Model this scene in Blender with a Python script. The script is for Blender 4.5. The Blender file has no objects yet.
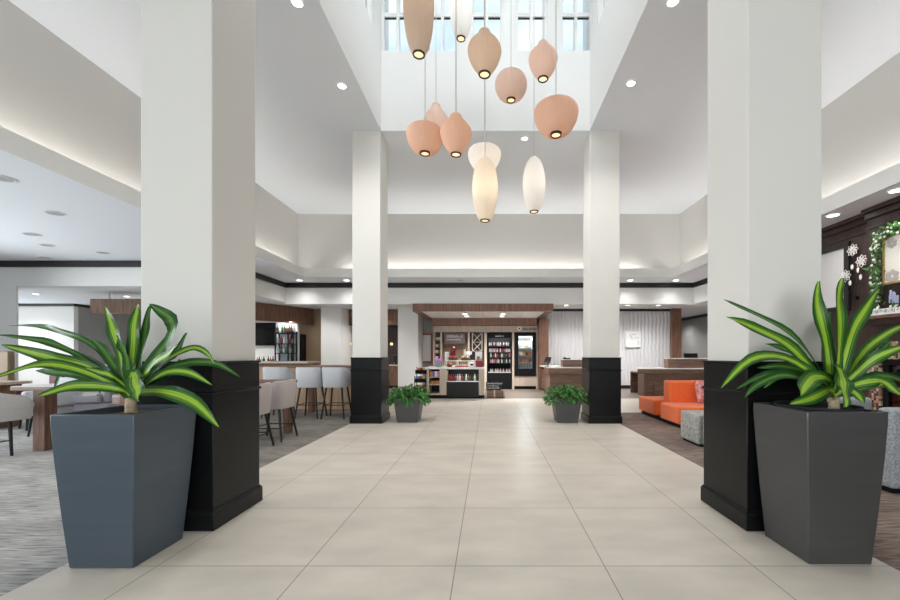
import bpy, bmesh, math, random
from mathutils import Vector, Matrix
random.seed(7)
R = math.radians
S = bpy.context.scene
COL = S.collection

# ------------------------------------------------------------------ camera
FPX, VX, HY, CH = 395.0, 489.0, 355.0, 1.30     # focal length in px, vanishing point, eye height (900x600 frame)
cam_d = bpy.data.cameras.new('camera'); cam = bpy.data.objects.new('camera', cam_d); COL.objects.link(cam)
cam.location = (0, 0, CH); cam.rotation_euler = (R(90), 0, 0)
cam_d.sensor_width = 36; cam_d.lens = FPX / 900 * 36
cam_d.shift_x = -(VX - 450) / 900; cam_d.shift_y = (HY - 300) / 900
cam_d.clip_start = .05; cam_d.clip_end = 300
S.camera = cam

# ------------------------------------------------------------------ world: blue sky with white clouds
W = bpy.data.worlds.new('sky'); S.world = W; W.use_nodes = True
nt = W.node_tree; nt.nodes.clear()
n_out = nt.nodes.new('ShaderNodeOutputWorld'); n_bg = nt.nodes.new('ShaderNodeBackground')
n_tc = nt.nodes.new('ShaderNodeTexCoord'); n_ns = nt.nodes.new('ShaderNodeTexNoise'); n_rp = nt.nodes.new('ShaderNodeValToRGB')
n_mp = nt.nodes.new('ShaderNodeMapping'); n_mp.inputs['Scale'].default_value = (1, 1, 2.4)
n_ns.inputs['Scale'].default_value = 3.6; n_ns.inputs['Detail'].default_value = 6
n_rp.color_ramp.elements[0].position = .38; n_rp.color_ramp.elements[0].color = (.56, .74, .97, 1)
n_rp.color_ramp.elements[1].position = .58; n_rp.color_ramp.elements[1].color = (.95, .97, 1, 1)
nt.links.new(n_tc.outputs['Generated'], n_mp.inputs['Vector']); nt.links.new(n_mp.outputs['Vector'], n_ns.inputs['Vector'])
nt.links.new(n_ns.outputs['Fac'], n_rp.inputs['Fac']); nt.links.new(n_rp.outputs['Color'], n_bg.inputs['Color'])
n_bg.inputs['Strength'].default_value = 1.15
nt.links.new(n_bg.outputs['Background'], n_out.inputs['Surface'])

# ------------------------------------------------------------------ exposure and daylight
S.view_settings.view_transform = 'Standard'; S.view_settings.look = 'None'
S.view_settings.gamma = 1; S.view_settings.use_curve_mapping = False
S.view_settings.exposure = 0.2
S.cycles.diffuse_bounces = 8; S.cycles.max_bounces = 14; S.cycles.sample_clamp_indirect = 6
S.cycles.caustics_reflective = False; S.cycles.caustics_refractive = False

def area(name, loc, rot, sx, sy, power, color=(1, 1, 1), spread=180):
    l = bpy.data.lights.new(name, 'AREA'); l.shape = 'RECTANGLE'; l.size = sx; l.size_y = sy; l.energy = power; l.color = color
    l.spread = R(spread)
    o = bpy.data.objects.new(name, l); COL.objects.link(o); o.location = loc; o.rotation_euler = rot
    return o
# daylight outside the windows
area('daylight_entrance', (0, -4.6, 1.9), (R(90), 0, 0), 10, 3.4, 350, (1, .985, .955))
area('daylight_left_windows', (-12.6, 3.2, 1.8), (R(90), 0, R(-90)), 10, 2.8, 900, (.97, .985, 1))
area('fill_lounge_left', (-18.2, 11.7, 1.6), (R(90), 0, R(-90)), 3.8, 2.6, 165, (1, .99, .98))  # added fill that brightens the far-left wall through an invented window
area('daylight_roof_left', (-3.3, 5.2, 8.6), (R(90 - 25), 0, R(-90)), 4.6, 2.2, 205, (1, .99, .97))
area('daylight_roof_right', (3.2, 5.2, 8.6), (R(90 - 25), 0, R(90)), 4.6, 2.2, 205, (.98, .99, 1))
area('daylight_roof_near', (0, 1.9, 8.6), (R(90 - 25), 0, 0), 4.0, 2.2, 330, (.98, .99, 1))
sun_d = bpy.data.lights.new('sun', 'SUN'); sun_d.energy = 2.0; sun_d.angle = R(1.5); sun_d.color = (1, .97, .92)
sun = bpy.data.objects.new('sun', sun_d); COL.objects.link(sun)
sun.rotation_euler = Vector((.62, .10, -.95)).to_track_quat('-Z', 'Y').to_euler()

# ------------------------------------------------------------------ helpers
def P(px, py, Y):            # point of the place seen in direction (px, py) at distance Y
    return Vector(((px - VX) / FPX * Y, Y, CH + (HY - py) / FPX * Y))
def XW(px, Y): return (px - VX) / FPX * Y
def ZW(py, Y): return CH + (HY - py) / FPX * Y

class MB:
    def __init__(s): s.bm = bmesh.new(); s.mi = 0
    def _f(s, vs):
        try:
            f = s.bm.faces.new(vs); f.material_index = s.mi; return f
        except ValueError: return None
    def box(s, x0, x1, y0, y1, z0, z1):
        c = [s.bm.verts.new((x, y, z)) for z in (z0, z1) for y in (y0, y1) for x in (x0, x1)]
        for q in ((0, 2, 3, 1), (4, 5, 7, 6), (0, 1, 5, 4), (2, 6, 7, 3), (0, 4, 6, 2), (1, 3, 7, 5)): s._f([c[i] for i in q])
        return s
    def hexa(s, bot, top):       # two quads, counter-clockwise from above
        b = [s.bm.verts.new(p) for p in bot]; t = [s.bm.verts.new(p) for p in top]; n = len(b)
        s._f(b[::-1]); s._f(t)
        for i in range(n): s._f([b[i], b[(i + 1) % n], t[(i + 1) % n], t[i]])
        return s
    def prism(s, poly, z0, z1): return s.hexa([(x, y, z0) for x, y in poly], [(x, y, z1) for x, y in poly])
    def poly(s, pts): s._f([s.bm.verts.new(p) for p in pts]); return s
    def cyl(s, p0, p1, r0, r1=None, n=12, cap=True):
        r1 = r0 if r1 is None else r1
        p0, p1 = Vector(p0), Vector(p1); d = (p1 - p0).normalized()
        a = d.orthogonal().normalized(); b = d.cross(a)
        A = [s.bm.verts.new(p0 + (a * math.cos(t) + b * math.sin(t)) * r0) for t in [2 * math.pi * i / n for i in range(n)]]
        B = [s.bm.verts.new(p1 + (a * math.cos(t) + b * math.sin(t)) * r1) for t in [2 * math.pi * i / n for i in range(n)]]
        for i in range(n): s._f([A[i], A[(i + 1) % n], B[(i + 1) % n], B[i]])
        if cap: s._f(A[::-1]); s._f(B)
        return s
    def tube(s, pts, r, n=8):
        pts = [Vector(p) for p in pts]; rings = []; a = None
        for i, p in enumerate(pts):
            d = (pts[min(i + 1, len(pts) - 1)] - pts[max(i - 1, 0)]).normalized()
            a = d.orthogonal().normalized() if a is None else (a - d * a.dot(d)).normalized()
            b = d.cross(a); rr = r[i] if isinstance(r, (list, tuple)) else r
            rings.append([s.bm.verts.new(p + (a * math.cos(2 * math.pi * k / n) + b * math.sin(2 * math.pi * k / n)) * rr) for k in range(n)])
        for A, B in zip(rings, rings[1:]):
            for k in range(n): s._f([A[k], A[(k + 1) % n], B[(k + 1) % n], B[k]])
        s._f(rings[0][::-1]); s._f(rings[-1]); return s
    def lathe(s, prof, c=(0, 0, 0), n=24, ribs=0, depth=0.0, caps=True):
        rings = []
        for r, z in prof:
            ring = []
            for k in range(n):
                t = 2 * math.pi * k / n
                rr = r * (1 - (depth if ribs and k % 2 else 0))
                ring.append(s.bm.verts.new((c[0] + rr * math.cos(t), c[1] + rr * math.sin(t), c[2] + z)))
            rings.append(ring)
        for A, B in zip(rings, rings[1:]):
            for k in range(n): s._f([A[k], A[(k + 1) % n], B[(k + 1) % n], B[k]])
        if caps: s._f(rings[0][::-1]); s._f(rings[-1])
        return s
    def ball(s, c, rx, ry=None, rz=None, u=10, v=7):
        ry = rx if ry is None else ry; rz = rx if rz is None else rz
        prof = [(math.sin(math.pi * (i + .0) / v), -math.cos(math.pi * i / v)) for i in range(v + 1)]
        rings = [[s.bm.verts.new((c[0] + max(r, .02) * rx * math.cos(2 * math.pi * k / u), c[1] + max(r, .02) * ry * math.sin(2 * math.pi * k / u), c[2] + z * rz)) for k in range(u)] for r, z in prof]
        for A, B in zip(rings, rings[1:]):
            for k in range(u): s._f([A[k], A[(k + 1) % u], B[(k + 1) % u], B[k]])
        s._f(rings[0][::-1]); s._f(rings[-1]); return s
    def rot(s, ang, axis='Z', c=(0, 0, 0)):
        bmesh.ops.rotate(s.bm, cent=c, matrix=Matrix.Rotation(R(ang), 3, axis), verts=s.bm.verts); return s
    def build(s, name, mat, parent=None, bevel=0, smooth=35, seg=2, origin=None, uv=False, subsurf=0):
        me = bpy.data.meshes.new(name)
        bmesh.ops.recalc_face_normals(s.bm, faces=s.bm.faces) if not uv else None
        vs = s.bm.verts
        if parent is None:
            if origin is None:
                xs = [v.co.x for v in vs]; ys = [v.co.y for v in vs]; zs = [v.co.z for v in vs]
                origin = Vector(((min(xs) + max(xs)) / 2, (min(ys) + max(ys)) / 2, min(zs)))
            origin = Vector(origin)
        else:
            origin = Vector((0, 0, 0)); q = parent
            while q is not None: origin = origin + q.location; q = q.parent
        for v in vs: v.co -= origin
        s.bm.to_mesh(me); s.bm.free()
        for m in (mat if isinstance(mat, (list, tuple)) else [mat]): me.materials.append(m)
        if smooth:
            for p in me.polygons: p.use_smooth = True
            me.set_sharp_from_angle(angle=R(smooth))
        o = bpy.data.objects.new(name, me); COL.objects.link(o)
        if parent is None: o.location = origin
        else: o.parent = parent
        if bevel:
            b = o.modifiers.new('bevel', 'BEVEL'); b.width = bevel; b.segments = seg; b.limit_method = 'ANGLE'; b.angle_limit = R(40)
        if subsurf:
            b = o.modifiers.new('sub', 'SUBSURF'); b.levels = subsurf; b.render_levels = subsurf
        return o

def tag(o, label=None, cat=None, group=None, kind=None):
    if label: o['label'] = label
    if cat: o['category'] = cat
    if group: o['group'] = group
    if kind: o['kind'] = kind
    return o
def thing(name, loc, label, cat, group=None):
    o = bpy.data.objects.new(name, None); COL.objects.link(o); o.location = loc; o.empty_display_size = .1
    return tag(o, label, cat, group)
def struct(name, mb, mat, **k):
    return tag(mb.build(name, mat, **k), kind='structure')
def kids(o): return [c for c in bpy.data.objects if c.parent is o]
def dup(o, loc, rz=0, label=None, group=None):
    def cp(a, par):
        c = a.copy(); COL.objects.link(c)
        if par is not None: c.parent = par
        for ch in kids(a): cp(ch, c)
        return c
    c = cp(o, None); c.location = loc; c.rotation_euler = (0, 0, rz)
    if label: c['label'] = label
    if group: c['group'] = group
    return c

# ------------------------------------------------------------------ materials
def mat(name, color, rough=.5, metal=0, spec=.5, noise=0, nscale=8, nstretch=(1, 1, 1), bump=0, bscale=60, emit=0, sheen=0, coat=0):
    m = bpy.data.materials.new(name); m.use_nodes = True; t = m.node_tree; b = t.nodes['Principled BSDF']
    c = (*color, 1)
    b.inputs['Base Color'].default_value = c; b.inputs['Roughness'].default_value = rough; b.inputs['Metallic'].default_value = metal
    b.inputs['Specular IOR Level'].default_value = spec
    if sheen: b.inputs['Sheen Weight'].default_value = sheen
    if coat: b.inputs['Coat Weight'].default_value = coat; b.inputs['Coat Roughness'].default_value = .15
    if emit: b.inputs['Emission Color'].default_value = c; b.inputs['Emission Strength'].default_value = emit
    tc = t.nodes.new('ShaderNodeTexCoord'); mp = t.nodes.new('ShaderNodeMapping'); mp.inputs['Scale'].default_value = nstretch
    t.links.new(tc.outputs['Object'], mp.inputs['Vector'])
    if noise:
        n = t.nodes.new('ShaderNodeTexNoise'); n.inputs['Scale'].default_value = nscale; n.inputs['Detail'].default_value = 5
        r = t.nodes.new('ShaderNodeValToRGB')
        r.color_ramp.elements[0].position = .3; r.color_ramp.elements[1].position = .7
        r.color_ramp.elements[0].color = (*[v * (1 - noise) for v in color], 1)
        r.color_ramp.elements[1].color = (*[min(1, v * (1 + noise)) for v in color], 1)
        t.links.new(mp.outputs['Vector'], n.inputs['Vector']); t.links.new(n.outputs['Fac'], r.inputs['Fac'])
        t.links.new(r.outputs['Color'], b.inputs['Base Color'])
    if bump:
        n = t.nodes.new('ShaderNodeTexNoise'); n.inputs['Scale'].default_value = bscale; n.inputs['Detail'].default_value = 3
        bp = t.nodes.new('ShaderNodeBump'); bp.inputs['Strength'].default_value = bump; bp.inputs['Distance'].default_value = .01
        t.links.new(mp.outputs['Vector'], n.inputs['Vector']); t.links.new(n.outputs['Fac'], bp.inputs['Height']); t.links.new(bp.outputs['Normal'], b.inputs['Normal'])
    return m

def wood(name, c0, c1, axis='z', rough=.45, scale=1.0, planks=0):
    m = bpy.data.materials.new(name); m.use_nodes = True; t = m.node_tree; b = t.nodes['Principled BSDF']
    b.inputs['Roughness'].default_value = rough
    tc = t.nodes.new('ShaderNodeTexCoord'); mp = t.nodes.new('ShaderNodeMapping')
    st = {'x': (1.2, 14, 14), 'y': (14, 1.2, 14), 'z': (14, 14, 1.2)}[axis]
    mp.inputs['Scale'].default_value = [v * scale for v in st]
    n = t.nodes.new('ShaderNodeTexNoise'); n.inputs['Scale'].default_value = 1.6; n.inputs['Detail'].default_value = 7; n.inputs['Distortion'].default_value = .6
    r = t.nodes.new('ShaderNodeValToRGB'); r.color_ramp.elements[0].position = .32; r.color_ramp.elements[1].position = .68
    r.color_ramp.elements[0].color = (*c0, 1); r.color_ramp.elements[1].color = (*c1, 1)
    t.links.new(tc.outputs['Object'], mp.inputs['Vector']); t.links.new(mp.outputs['Vector'], n.inputs['Vector'])
    t.links.new(n.outputs['Fac'], r.inputs['Fac']); t.links.new(r.outputs['Color'], b.inputs['Base Color'])
    return m

def tile_mat():
    m = bpy.data.materials.new('floor_tile'); m.use_nodes = True; t = m.node_tree; b = t.nodes['Principled BSDF']
    tc = t.nodes.new('ShaderNodeTexCoord'); mp = t.nodes.new('ShaderNodeMapping')
    mp.inputs['Location'].default_value = (.207 + .918 * 20, -2.434 + .922 * 20, 0)
    br = t.nodes.new('ShaderNodeTexBrick'); br.offset = 0; br.squash = 1
    for k, v in (('Scale', 1), ('Mortar Size', .0035), ('Mortar Smooth', .1), ('Bias', 0), ('Brick Width', .918), ('Row Height', .922)): br.inputs[k].default_value = v
    br.inputs['Color1'].default_value = (.68, .625, .545, 1); br.inputs['Color2'].default_value = (.645, .59, .515, 1); br.inputs['Mortar'].default_value = (.27, .24, .205, 1)
    n = t.nodes.new('ShaderNodeTexNoise'); n.inputs['Scale'].default_value = 2.2; n.inputs['Detail'].default_value = 8
    n2 = t.nodes.new('ShaderNodeMapping'); n2.inputs['Scale'].default_value = (.8, 1.6, 1)
    r = t.nodes.new('ShaderNodeValToRGB'); r.color_ramp.elements[0].position = .3; r.color_ramp.elements[1].position = .7
    r.color_ramp.elements[0].color = (.86, .86, .85, 1); r.color_ramp.elements[1].color = (1.06, 1.05, 1.04, 1)
    mx = t.nodes.new('ShaderNodeMix'); mx.data_type = 'RGBA'; mx.blend_type = 'MULTIPLY'; mx.inputs['Factor'].default_value = 1
    t.links.new(tc.outputs['Object'], mp.inputs['Vector']); t.links.new(mp.outputs['Vector'], br.inputs['Vector'])
    t.links.new(tc.outputs['Object'], n2.inputs['Vector']); t.links.new(n2.outputs['Vector'], n.inputs['Vector']); t.links.new(n.outputs['Fac'], r.inputs['Fac'])
    t.links.new(br.outputs['Color'], mx.inputs['A']); t.links.new(r.outputs['Color'], mx.inputs['B']); t.links.new(mx.outputs['Result'], b.inputs['Base Color'])
    b.inputs['Roughness'].default_value = .34; b.inputs['Specular IOR Level'].default_value = .4
    return m

def carpet_mat(name, base, dark, lines=.62):
    m = bpy.data.materials.new(name); m.use_nodes = True; t = m.node_tree; b = t.nodes['Principled BSDF']
    b.inputs['Roughness'].default_value = .95; b.inputs['Specular IOR Level'].default_value = .1
    tc = t.nodes.new('ShaderNodeTexCoord')
    def noise(scale, st, det):
        mp = t.nodes.new('ShaderNodeMapping'); mp.inputs['Scale'].default_value = st
        n = t.nodes.new('ShaderNodeTexNoise'); n.inputs['Scale'].default_value = scale; n.inputs['Detail'].default_value = det
        t.links.new(tc.outputs['Object'], mp.inputs['Vector']); t.links.new(mp.outputs['Vector'], n.inputs['Vector']); return n
    a = noise(1, (5, 55, 1), 5); c = noise(1, (1.2, 2.5, 1), 4); f = noise(140, (1, 1, 1), 2)
    r = t.nodes.new('ShaderNodeValToRGB'); r.color_ramp.elements[0].position = lines - .03; r.color_ramp.elements[1].position = lines + .03
    r.color_ramp.elements[0].color = (*base, 1); r.color_ramp.elements[1].color = (*dark, 1)
    q_ = r.color_ramp.elements.new(.36); q_.color = (*[min(1, v * 1.35) for v in base], 1); q_ = r.color_ramp.elements.new(.44); q_.color = (*base, 1)
    r2 = t.nodes.new('ShaderNodeValToRGB'); r2.color_ramp.elements[0].position = .35; r2.color_ramp.elements[1].position = .65
    r2.color_ramp.elements[0].color = (.8, .8, .8, 1); r2.color_ramp.elements[1].color = (1.15, 1.15, 1.15, 1)
    mx = t.nodes.new('ShaderNodeMix'); mx.data_type = 'RGBA'; mx.blend_type = 'MULTIPLY'; mx.inputs['Factor'].default_value = 1
    t.links.new(a.outputs['Fac'], r.inputs['Fac']); t.links.new(c.outputs['Fac'], r2.inputs['Fac'])
    t.links.new(r.outputs['Color'], mx.inputs['A']); t.links.new(r2.outputs['Color'], mx.inputs['B']); t.links.new(mx.outputs['Result'], b.inputs['Base Color'])
    bp = t.nodes.new('ShaderNodeBump'); bp.inputs['Strength'].default_value = .3; bp.inputs['Distance'].default_value = .01
    t.links.new(f.outputs['Fac'], bp.inputs['Height']); t.links.new(bp.outputs['Normal'], b.inputs['Normal'])
    return m

def glass_mat():
    m = bpy.data.materials.new('clear_glass'); m.use_nodes = True; t = m.node_tree
    t.nodes.remove(t.nodes['Principled BSDF']); o = t.nodes['Material Output']
    a = t.nodes.new('ShaderNodeBsdfTransparent'); g = t.nodes.new('ShaderNodeBsdfGlossy'); g.inputs['Roughness'].default_value = .02
    a.inputs['Color'].default_value = (.95, .97, .97, 1)
    f = t.nodes.new('ShaderNodeFresnel'); f.inputs['IOR'].default_value = 1.3; mx = t.nodes.new('ShaderNodeMixShader')
    t.links.new(f.outputs['Fac'], mx.inputs['Fac']); t.links.new(a.outputs['BSDF'], mx.inputs[1]); t.links.new(g.outputs['BSDF'], mx.inputs[2])
    t.links.new(mx.outputs['Shader'], o.inputs['Surface']); return m

def shade_mat(name, color, trans=.35):
    m = bpy.data.materials.new(name); m.use_nodes = True; t = m.node_tree; b = t.nodes['Principled BSDF']; o = t.nodes['Material Output']
    b.inputs['Base Color'].default_value = (*color, 1); b.inputs['Roughness'].default_value = .55; b.inputs['Specular IOR Level'].default_value = .25
    tr = t.nodes.new('ShaderNodeBsdfTranslucent'); tr.inputs['Color'].default_value = (*color, 1)
    mx = t.nodes.new('ShaderNodeMixShader'); mx.inputs['Fac'].default_value = trans
    t.links.new(b.outputs['BSDF'], mx.inputs[1]); t.links.new(tr.outputs['BSDF'], mx.inputs[2]); t.links.new(mx.outputs['Shader'], o.inputs['Surface']); return m

def leaf_mat(name, edge, mid, wide=.03):
    m = bpy.data.materials.new(name); m.use_nodes = True; t = m.node_tree; b = t.nodes['Principled BSDF']
    b.inputs['Roughness'].default_value = .36; b.inputs['Specular IOR Level'].default_value = .28
    uv = t.nodes.new('ShaderNodeUVMap'); sp = t.nodes.new('ShaderNodeSeparateXYZ'); t.links.new(uv.outputs['UV'], sp.inputs['Vector'])
    ns = t.nodes.new('ShaderNodeTexNoise'); ns.inputs['Scale'].default_value = 1; ns.inputs['Detail'].default_value = 3
    mp = t.nodes.new('ShaderNodeMapping'); mp.inputs['Scale'].default_value = (15, .6, 1)
    t.links.new(uv.outputs['UV'], mp.inputs['Vector']); t.links.new(mp.outputs['Vector'], ns.inputs['Vector'])
    c = t.nodes.new('ShaderNodeValToRGB'); e = c.color_ramp.elements        # 1 along the middle of the blade, 0 at its edges
    e[0].position = .17; e[0].color = (0, 0, 0, 1); e[1].position = .83; e[1].color = (0, 0, 0, 1)
    for p_ in (.5 - wide, .5 + wide): q = e.new(p_); q.color = (1, 1, 1, 1)
    t.links.new(sp.outputs['X'], c.inputs['Fac'])
    a = t.nodes.new('ShaderNodeMath'); a.operation = 'MULTIPLY_ADD'; a.inputs[1].default_value = 3.4; a.inputs[2].default_value = -1.7
    t.links.new(ns.outputs['Fac'], a.inputs[0])
    ad = t.nodes.new('ShaderNodeMath'); ad.operation = 'ADD'; t.links.new(c.outputs['Color'], ad.inputs[0]); t.links.new(a.outputs['Value'], ad.inputs[1])
    r = t.nodes.new('ShaderNodeValToRGB'); e = r.color_ramp.elements
    e[0].position = .25; e[0].color = (*edge, 1); e[1].position = 1.0; e[1].color = (*mid, 1)
    t.links.new(ad.outputs['Value'], r.inputs['Fac']); t.links.new(r.outputs['Color'], b.inputs['Base Color'])
    return m

M = {}
M['wall'] = mat('warm_white_paint', (.755, .755, .745), .75, spec=.25, bump=.03, bscale=120)
M['column'] = mat('column_paint', (.73, .715, .68), .7, spec=.25, bump=.03, bscale=140)
M['ceil'] = mat('ceiling_paint', (.81, .85, .905), .85, spec=.2)
M['beige'] = mat('greige_paint', (.64, .63, .605), .8, spec=.2, bump=.03, bscale=120)
M['grey_wall'] = mat('grey_paint', (.36, .36, .35), .8, spec=.2)
M['white'] = mat('white_trim', (.78, .78, .77), .5)
M['black_trim'] = mat('black_crown', (.012, .011, .012), .35)
M['black_gloss'] = mat('black_painted_panel', (.006, .0062, .007), .30, spec=.22, noise=.2, nscale=3)
M['tile'] = tile_mat()
M['carpet_l'] = carpet_mat('grey_carpet', (.385, .375, .36), (.24, .235, .23), .58)
M['carpet_b'] = carpet_mat('taupe_carpet', (.235, .215, .19), (.16, .15, .135), .56)
M['carpet_r'] = carpet_mat('brown_carpet', (.25, .19, .16), (.14, .11, .10), .55)
M['wood_floor'] = wood('market_wood_floor', (.13, .105, .09), (.21, .17, .145), 'x', .4)
M['walnut'] = wood('walnut', (.105, .047, .029), (.225, .115, .072), 'z', .42)
M['walnut_pale'] = wood('pale_walnut', (.26, .165, .125), (.42, .29, .225), 'z', .4)
M['walnut_x'] = wood('walnut_horizontal', (.12, .065, .045), (.235, .14, .10), 'x', .42)
M['walnut_y'] = wood('walnut_lengthwise', (.085, .042, .028), (.18, .10, .066), 'y', .42)
M['espresso'] = wood('espresso_panel', (.022, .012, .010), (.045, .026, .022), 'z', .35)
M['light_wood'] = wood('ash_laminate', (.42, .35, .28), (.56, .48, .40), 'z', .45)
M['tan_wood'] = wood('tan_bar_front', (.40, .26, .15), (.55, .38, .24), 'z', .5)
M['tan_wall'] = mat('tan_wall_paint', (.25, .17, .10), .6, noise=.06, nscale=2)
M['oak_x'] = wood('pale_counter_wood', (.50, .40, .31), (.64, .54, .44), 'x', .35)
M['counter'] = mat('white_quartz', (.78, .77, .75), .25, noise=.04, nscale=40)
M['pot_l'] = mat('slate_planter', (.072, .095, .122), .38, metal=.25, noise=.07, nscale=2, nstretch=(1, 1, 8), bump=.02, bscale=300)
M['pot_r'] = mat('charcoal_planter', (.070, .070, .071), .36, metal=.3, noise=.07, nscale=2, nstretch=(1, 1, 8), bump=.02, bscale=300)
M['pot_s'] = mat('grey_planter', (.085, .085, .088), .45, metal=.1)
M['soil'] = mat('bark_mulch', (.13, .075, .045), .95, noise=.5, nscale=50, bump=.6, bscale=60)
M['trunk'] = mat('tan_bark', (.42, .33, .22), .85, noise=.3, nscale=40, bump=.4, bscale=50)
M['leaf'] = leaf_mat('variegated_leaf', (.014, .065, .014), (.10, .24, .03), .04)
M['leaf_b'] = leaf_mat('bright_leaf', (.016, .085, .012), (.31, .50, .04), .12)
M['foliage'] = leaf_mat('soft_green_leaf', (.045, .15, .03), (.075, .22, .045))
M['white_metal'] = mat('white_metal', (.8, .8, .8), .35)
M['glass'] = glass_mat()
M['bulb'] = mat('warm_bulb', (1, .66, .36), emit=1.15)
M['down'] = mat('downlight_lens', (1, .96, .9), emit=6)
M['down_off'] = mat('grey_lens', (.42, .42, .42), .5)
M['ring'] = mat('dark_bronze_ring', (.05, .035, .03), .4, metal=.4)
M['cord'] = mat('grey_cord', (.55, .55, .54), .5)
M['peach'] = shade_mat('peach_pleated_shade', (.77, .53, .40), .30)
M['tan'] = shade_mat('tan_pleated_shade', (.74, .59, .47), .30)
M['pink'] = shade_mat('pink_beige_shade', (.80, .64, .56), .30)
M['white_shade'] = shade_mat('white_shade', (.86, .85, .84), .35)
M['cream_shade'] = shade_mat('cream_shade', (.88, .81, .71), .40)
M['stool_blue'] = mat('pale_grey_fabric', (.50, .51, .54), .85, noise=.08, nscale=60, sheen=.2, bump=.1, bscale=200)
M['stool_pink'] = mat('mauve_grey_fabric', (.43, .38, .37), .85, noise=.08, nscale=60, sheen=.2, bump=.1, bscale=200)
M['stool_grey'] = mat('stone_grey_fabric', (.44, .43, .42), .85, noise=.08, nscale=60, sheen=.2, bump=.1, bscale=200)
M['maroon'] = mat('maroon_fabric', (.09, .02, .03), .8, noise=.1, nscale=40)
M['lilac'] = mat('grey_lilac_vinyl', (.26, .25, .28), .5)
M['black_metal'] = mat('black_metal', (.012, .012, .013), .4, metal=.3)
M['black'] = mat('matte_black', (.007, .007, .008), .5, spec=.15)
M['black_soft'] = mat('charcoal_panel', (.022, .023, .025), .5, spec=.2)
M['screen'] = mat('black_screen', (.006, .006, .007), .12)
M['orange'] = mat('orange_felt', (.86, .155, .03), .9, noise=.06, nscale=30, sheen=.25, bump=.08, bscale=200)
M['tweed'] = mat('grey_green_tweed', (.36, .36, .33), .95, noise=.45, nscale=45, nstretch=(1, 1, .6), bump=.3, bscale=90)
M['tweed_b'] = mat('grey_blue_tweed', (.33, .35, .37), .95, noise=.35, nscale=60, bump=.3, bscale=100)
M['white_pot'] = mat('white_plastic', (.8, .8, .8), .4)
M['red'] = mat('red_plastic', (.45, .03, .03), .4)
M['dark_red'] = mat('dark_red', (.20, .02, .025), .45)
M['steel'] = mat('brushed_steel', (.6, .6, .6), .3, metal=.9)
M['dark_glass'] = mat('dark_bottle_glass', (.02, .015, .012), .15, coat=.5)
M['green_glass'] = mat('green_bottle_glass', (.03, .10, .04), .15, coat=.5)
M['amber'] = mat('amber_bottle', (.16, .065, .03), .2, coat=.5)
M['clear_b'] = mat('clear_bottle', (.42, .47, .50), .15, coat=.4)
M['red_b'] = mat('red_bottle', (.30, .035, .03), .3, coat=.3)
M['orange_b'] = mat('orange_pack', (.58, .22, .08), .5)
M['blue_b'] = mat('blue_pack', (.10, .18, .45), .45)
M['white_b'] = mat('white_pack', (.75, .74, .72), .5)
M['pink_b'] = mat('pink_pack', (.65, .25, .40), .5)
M['cap_grey'] = mat('grey_pack', (.42, .41, .40), .5)
M['dull_pink'] = mat('dull_pink_pack', (.36, .16, .18), .5)
M['frost'] = mat('frosted_blue_glass', (.62, .70, .78), .2)
M['violet'] = mat('violet_tissue', (.55, .25, .55), .7)
M['yellow_b'] = mat('yellow_pack', (.60, .46, .20), .5)
M['ivory'] = mat('ivory_paint', (.80, .77, .70), .6)
M['frame_red'] = mat('rust_frame', (.33, .10, .05), .5)
M['board'] = mat('white_board', (.72, .73, .73), .35)
M['sign'] = mat('mauve_grey_sign', (.16, .12, .135), .6, noise=.12, nscale=6)
M['chalk'] = mat('chalk_white', (.75, .75, .74), .8)
M['slate_b'] = mat('chalkboard', (.018, .02, .022), .7)
M['fridge_in'] = mat('fridge_white', (.75, .77, .78), .4)
M['gold'] = mat('brass_frame', (.55, .38, .14), .35, metal=.6)
M['petal'] = mat('ivory_petal', (.78, .74, .70), .6)
M['lav'] = mat('lavender_bloom', (.45, .47, .66), .8)
M['mirror'] = mat('pale_art_glass', (.58, .58, .59), .3)

# ------------------------------------------------------------------ SETTING: floors
fl = MB(); fl.box(-2.63, 2.47, -4.2, 11.8, -.12, 0); fl.box(2.47, 9.5, 8.93, 11.8, -.12, 0)
struct('floor', fl, M['tile'], origin=(0, 0, 0), smooth=0)
fl = MB(); fl.box(-3.9, -2.63, 4.2, 5.5, -.12, 0); fl.box(-5.3, -2.63, 5.5, 12.6, -.12, 0)
struct('floor_carpet_bar', fl, M['carpet_b'], origin=(0, 0, 0), smooth=0)
fl = MB(); fl.box(-12.0, -2.63, -4.2, 4.2, -.12, 0); fl.box(-12.0, -3.9, 4.2, 5.5, -.12, 0); fl.box(-12.0, -5.3, 5.5, 12.6, -.12, 0); fl.box(-17.6, -12.0, 9.4, 17.2, -.12, 0); fl.box(-12.0, -6.3, 12.6, 17.2, -.12, 0)
struct('floor_carpet_left', fl, M['carpet_l'], origin=(0, 0, 0), smooth=0)
fl = MB(); fl.box(2.47, 6.4, -4.2, 8.93, -.12, 0)
struct('floor_carpet_right', fl, M['carpet_r'], origin=(0, 0, 0), smooth=0)
fl = MB(); fl.box(-2.63, 9.5, 11.8, 20.2, -.12, 0); fl.box(-6.3, -2.63, 12.6, 17.2, -.12, 0)
struct('floor_market', fl, M['wood_floor'], origin=(0, 0, 0), smooth=0)

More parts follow.
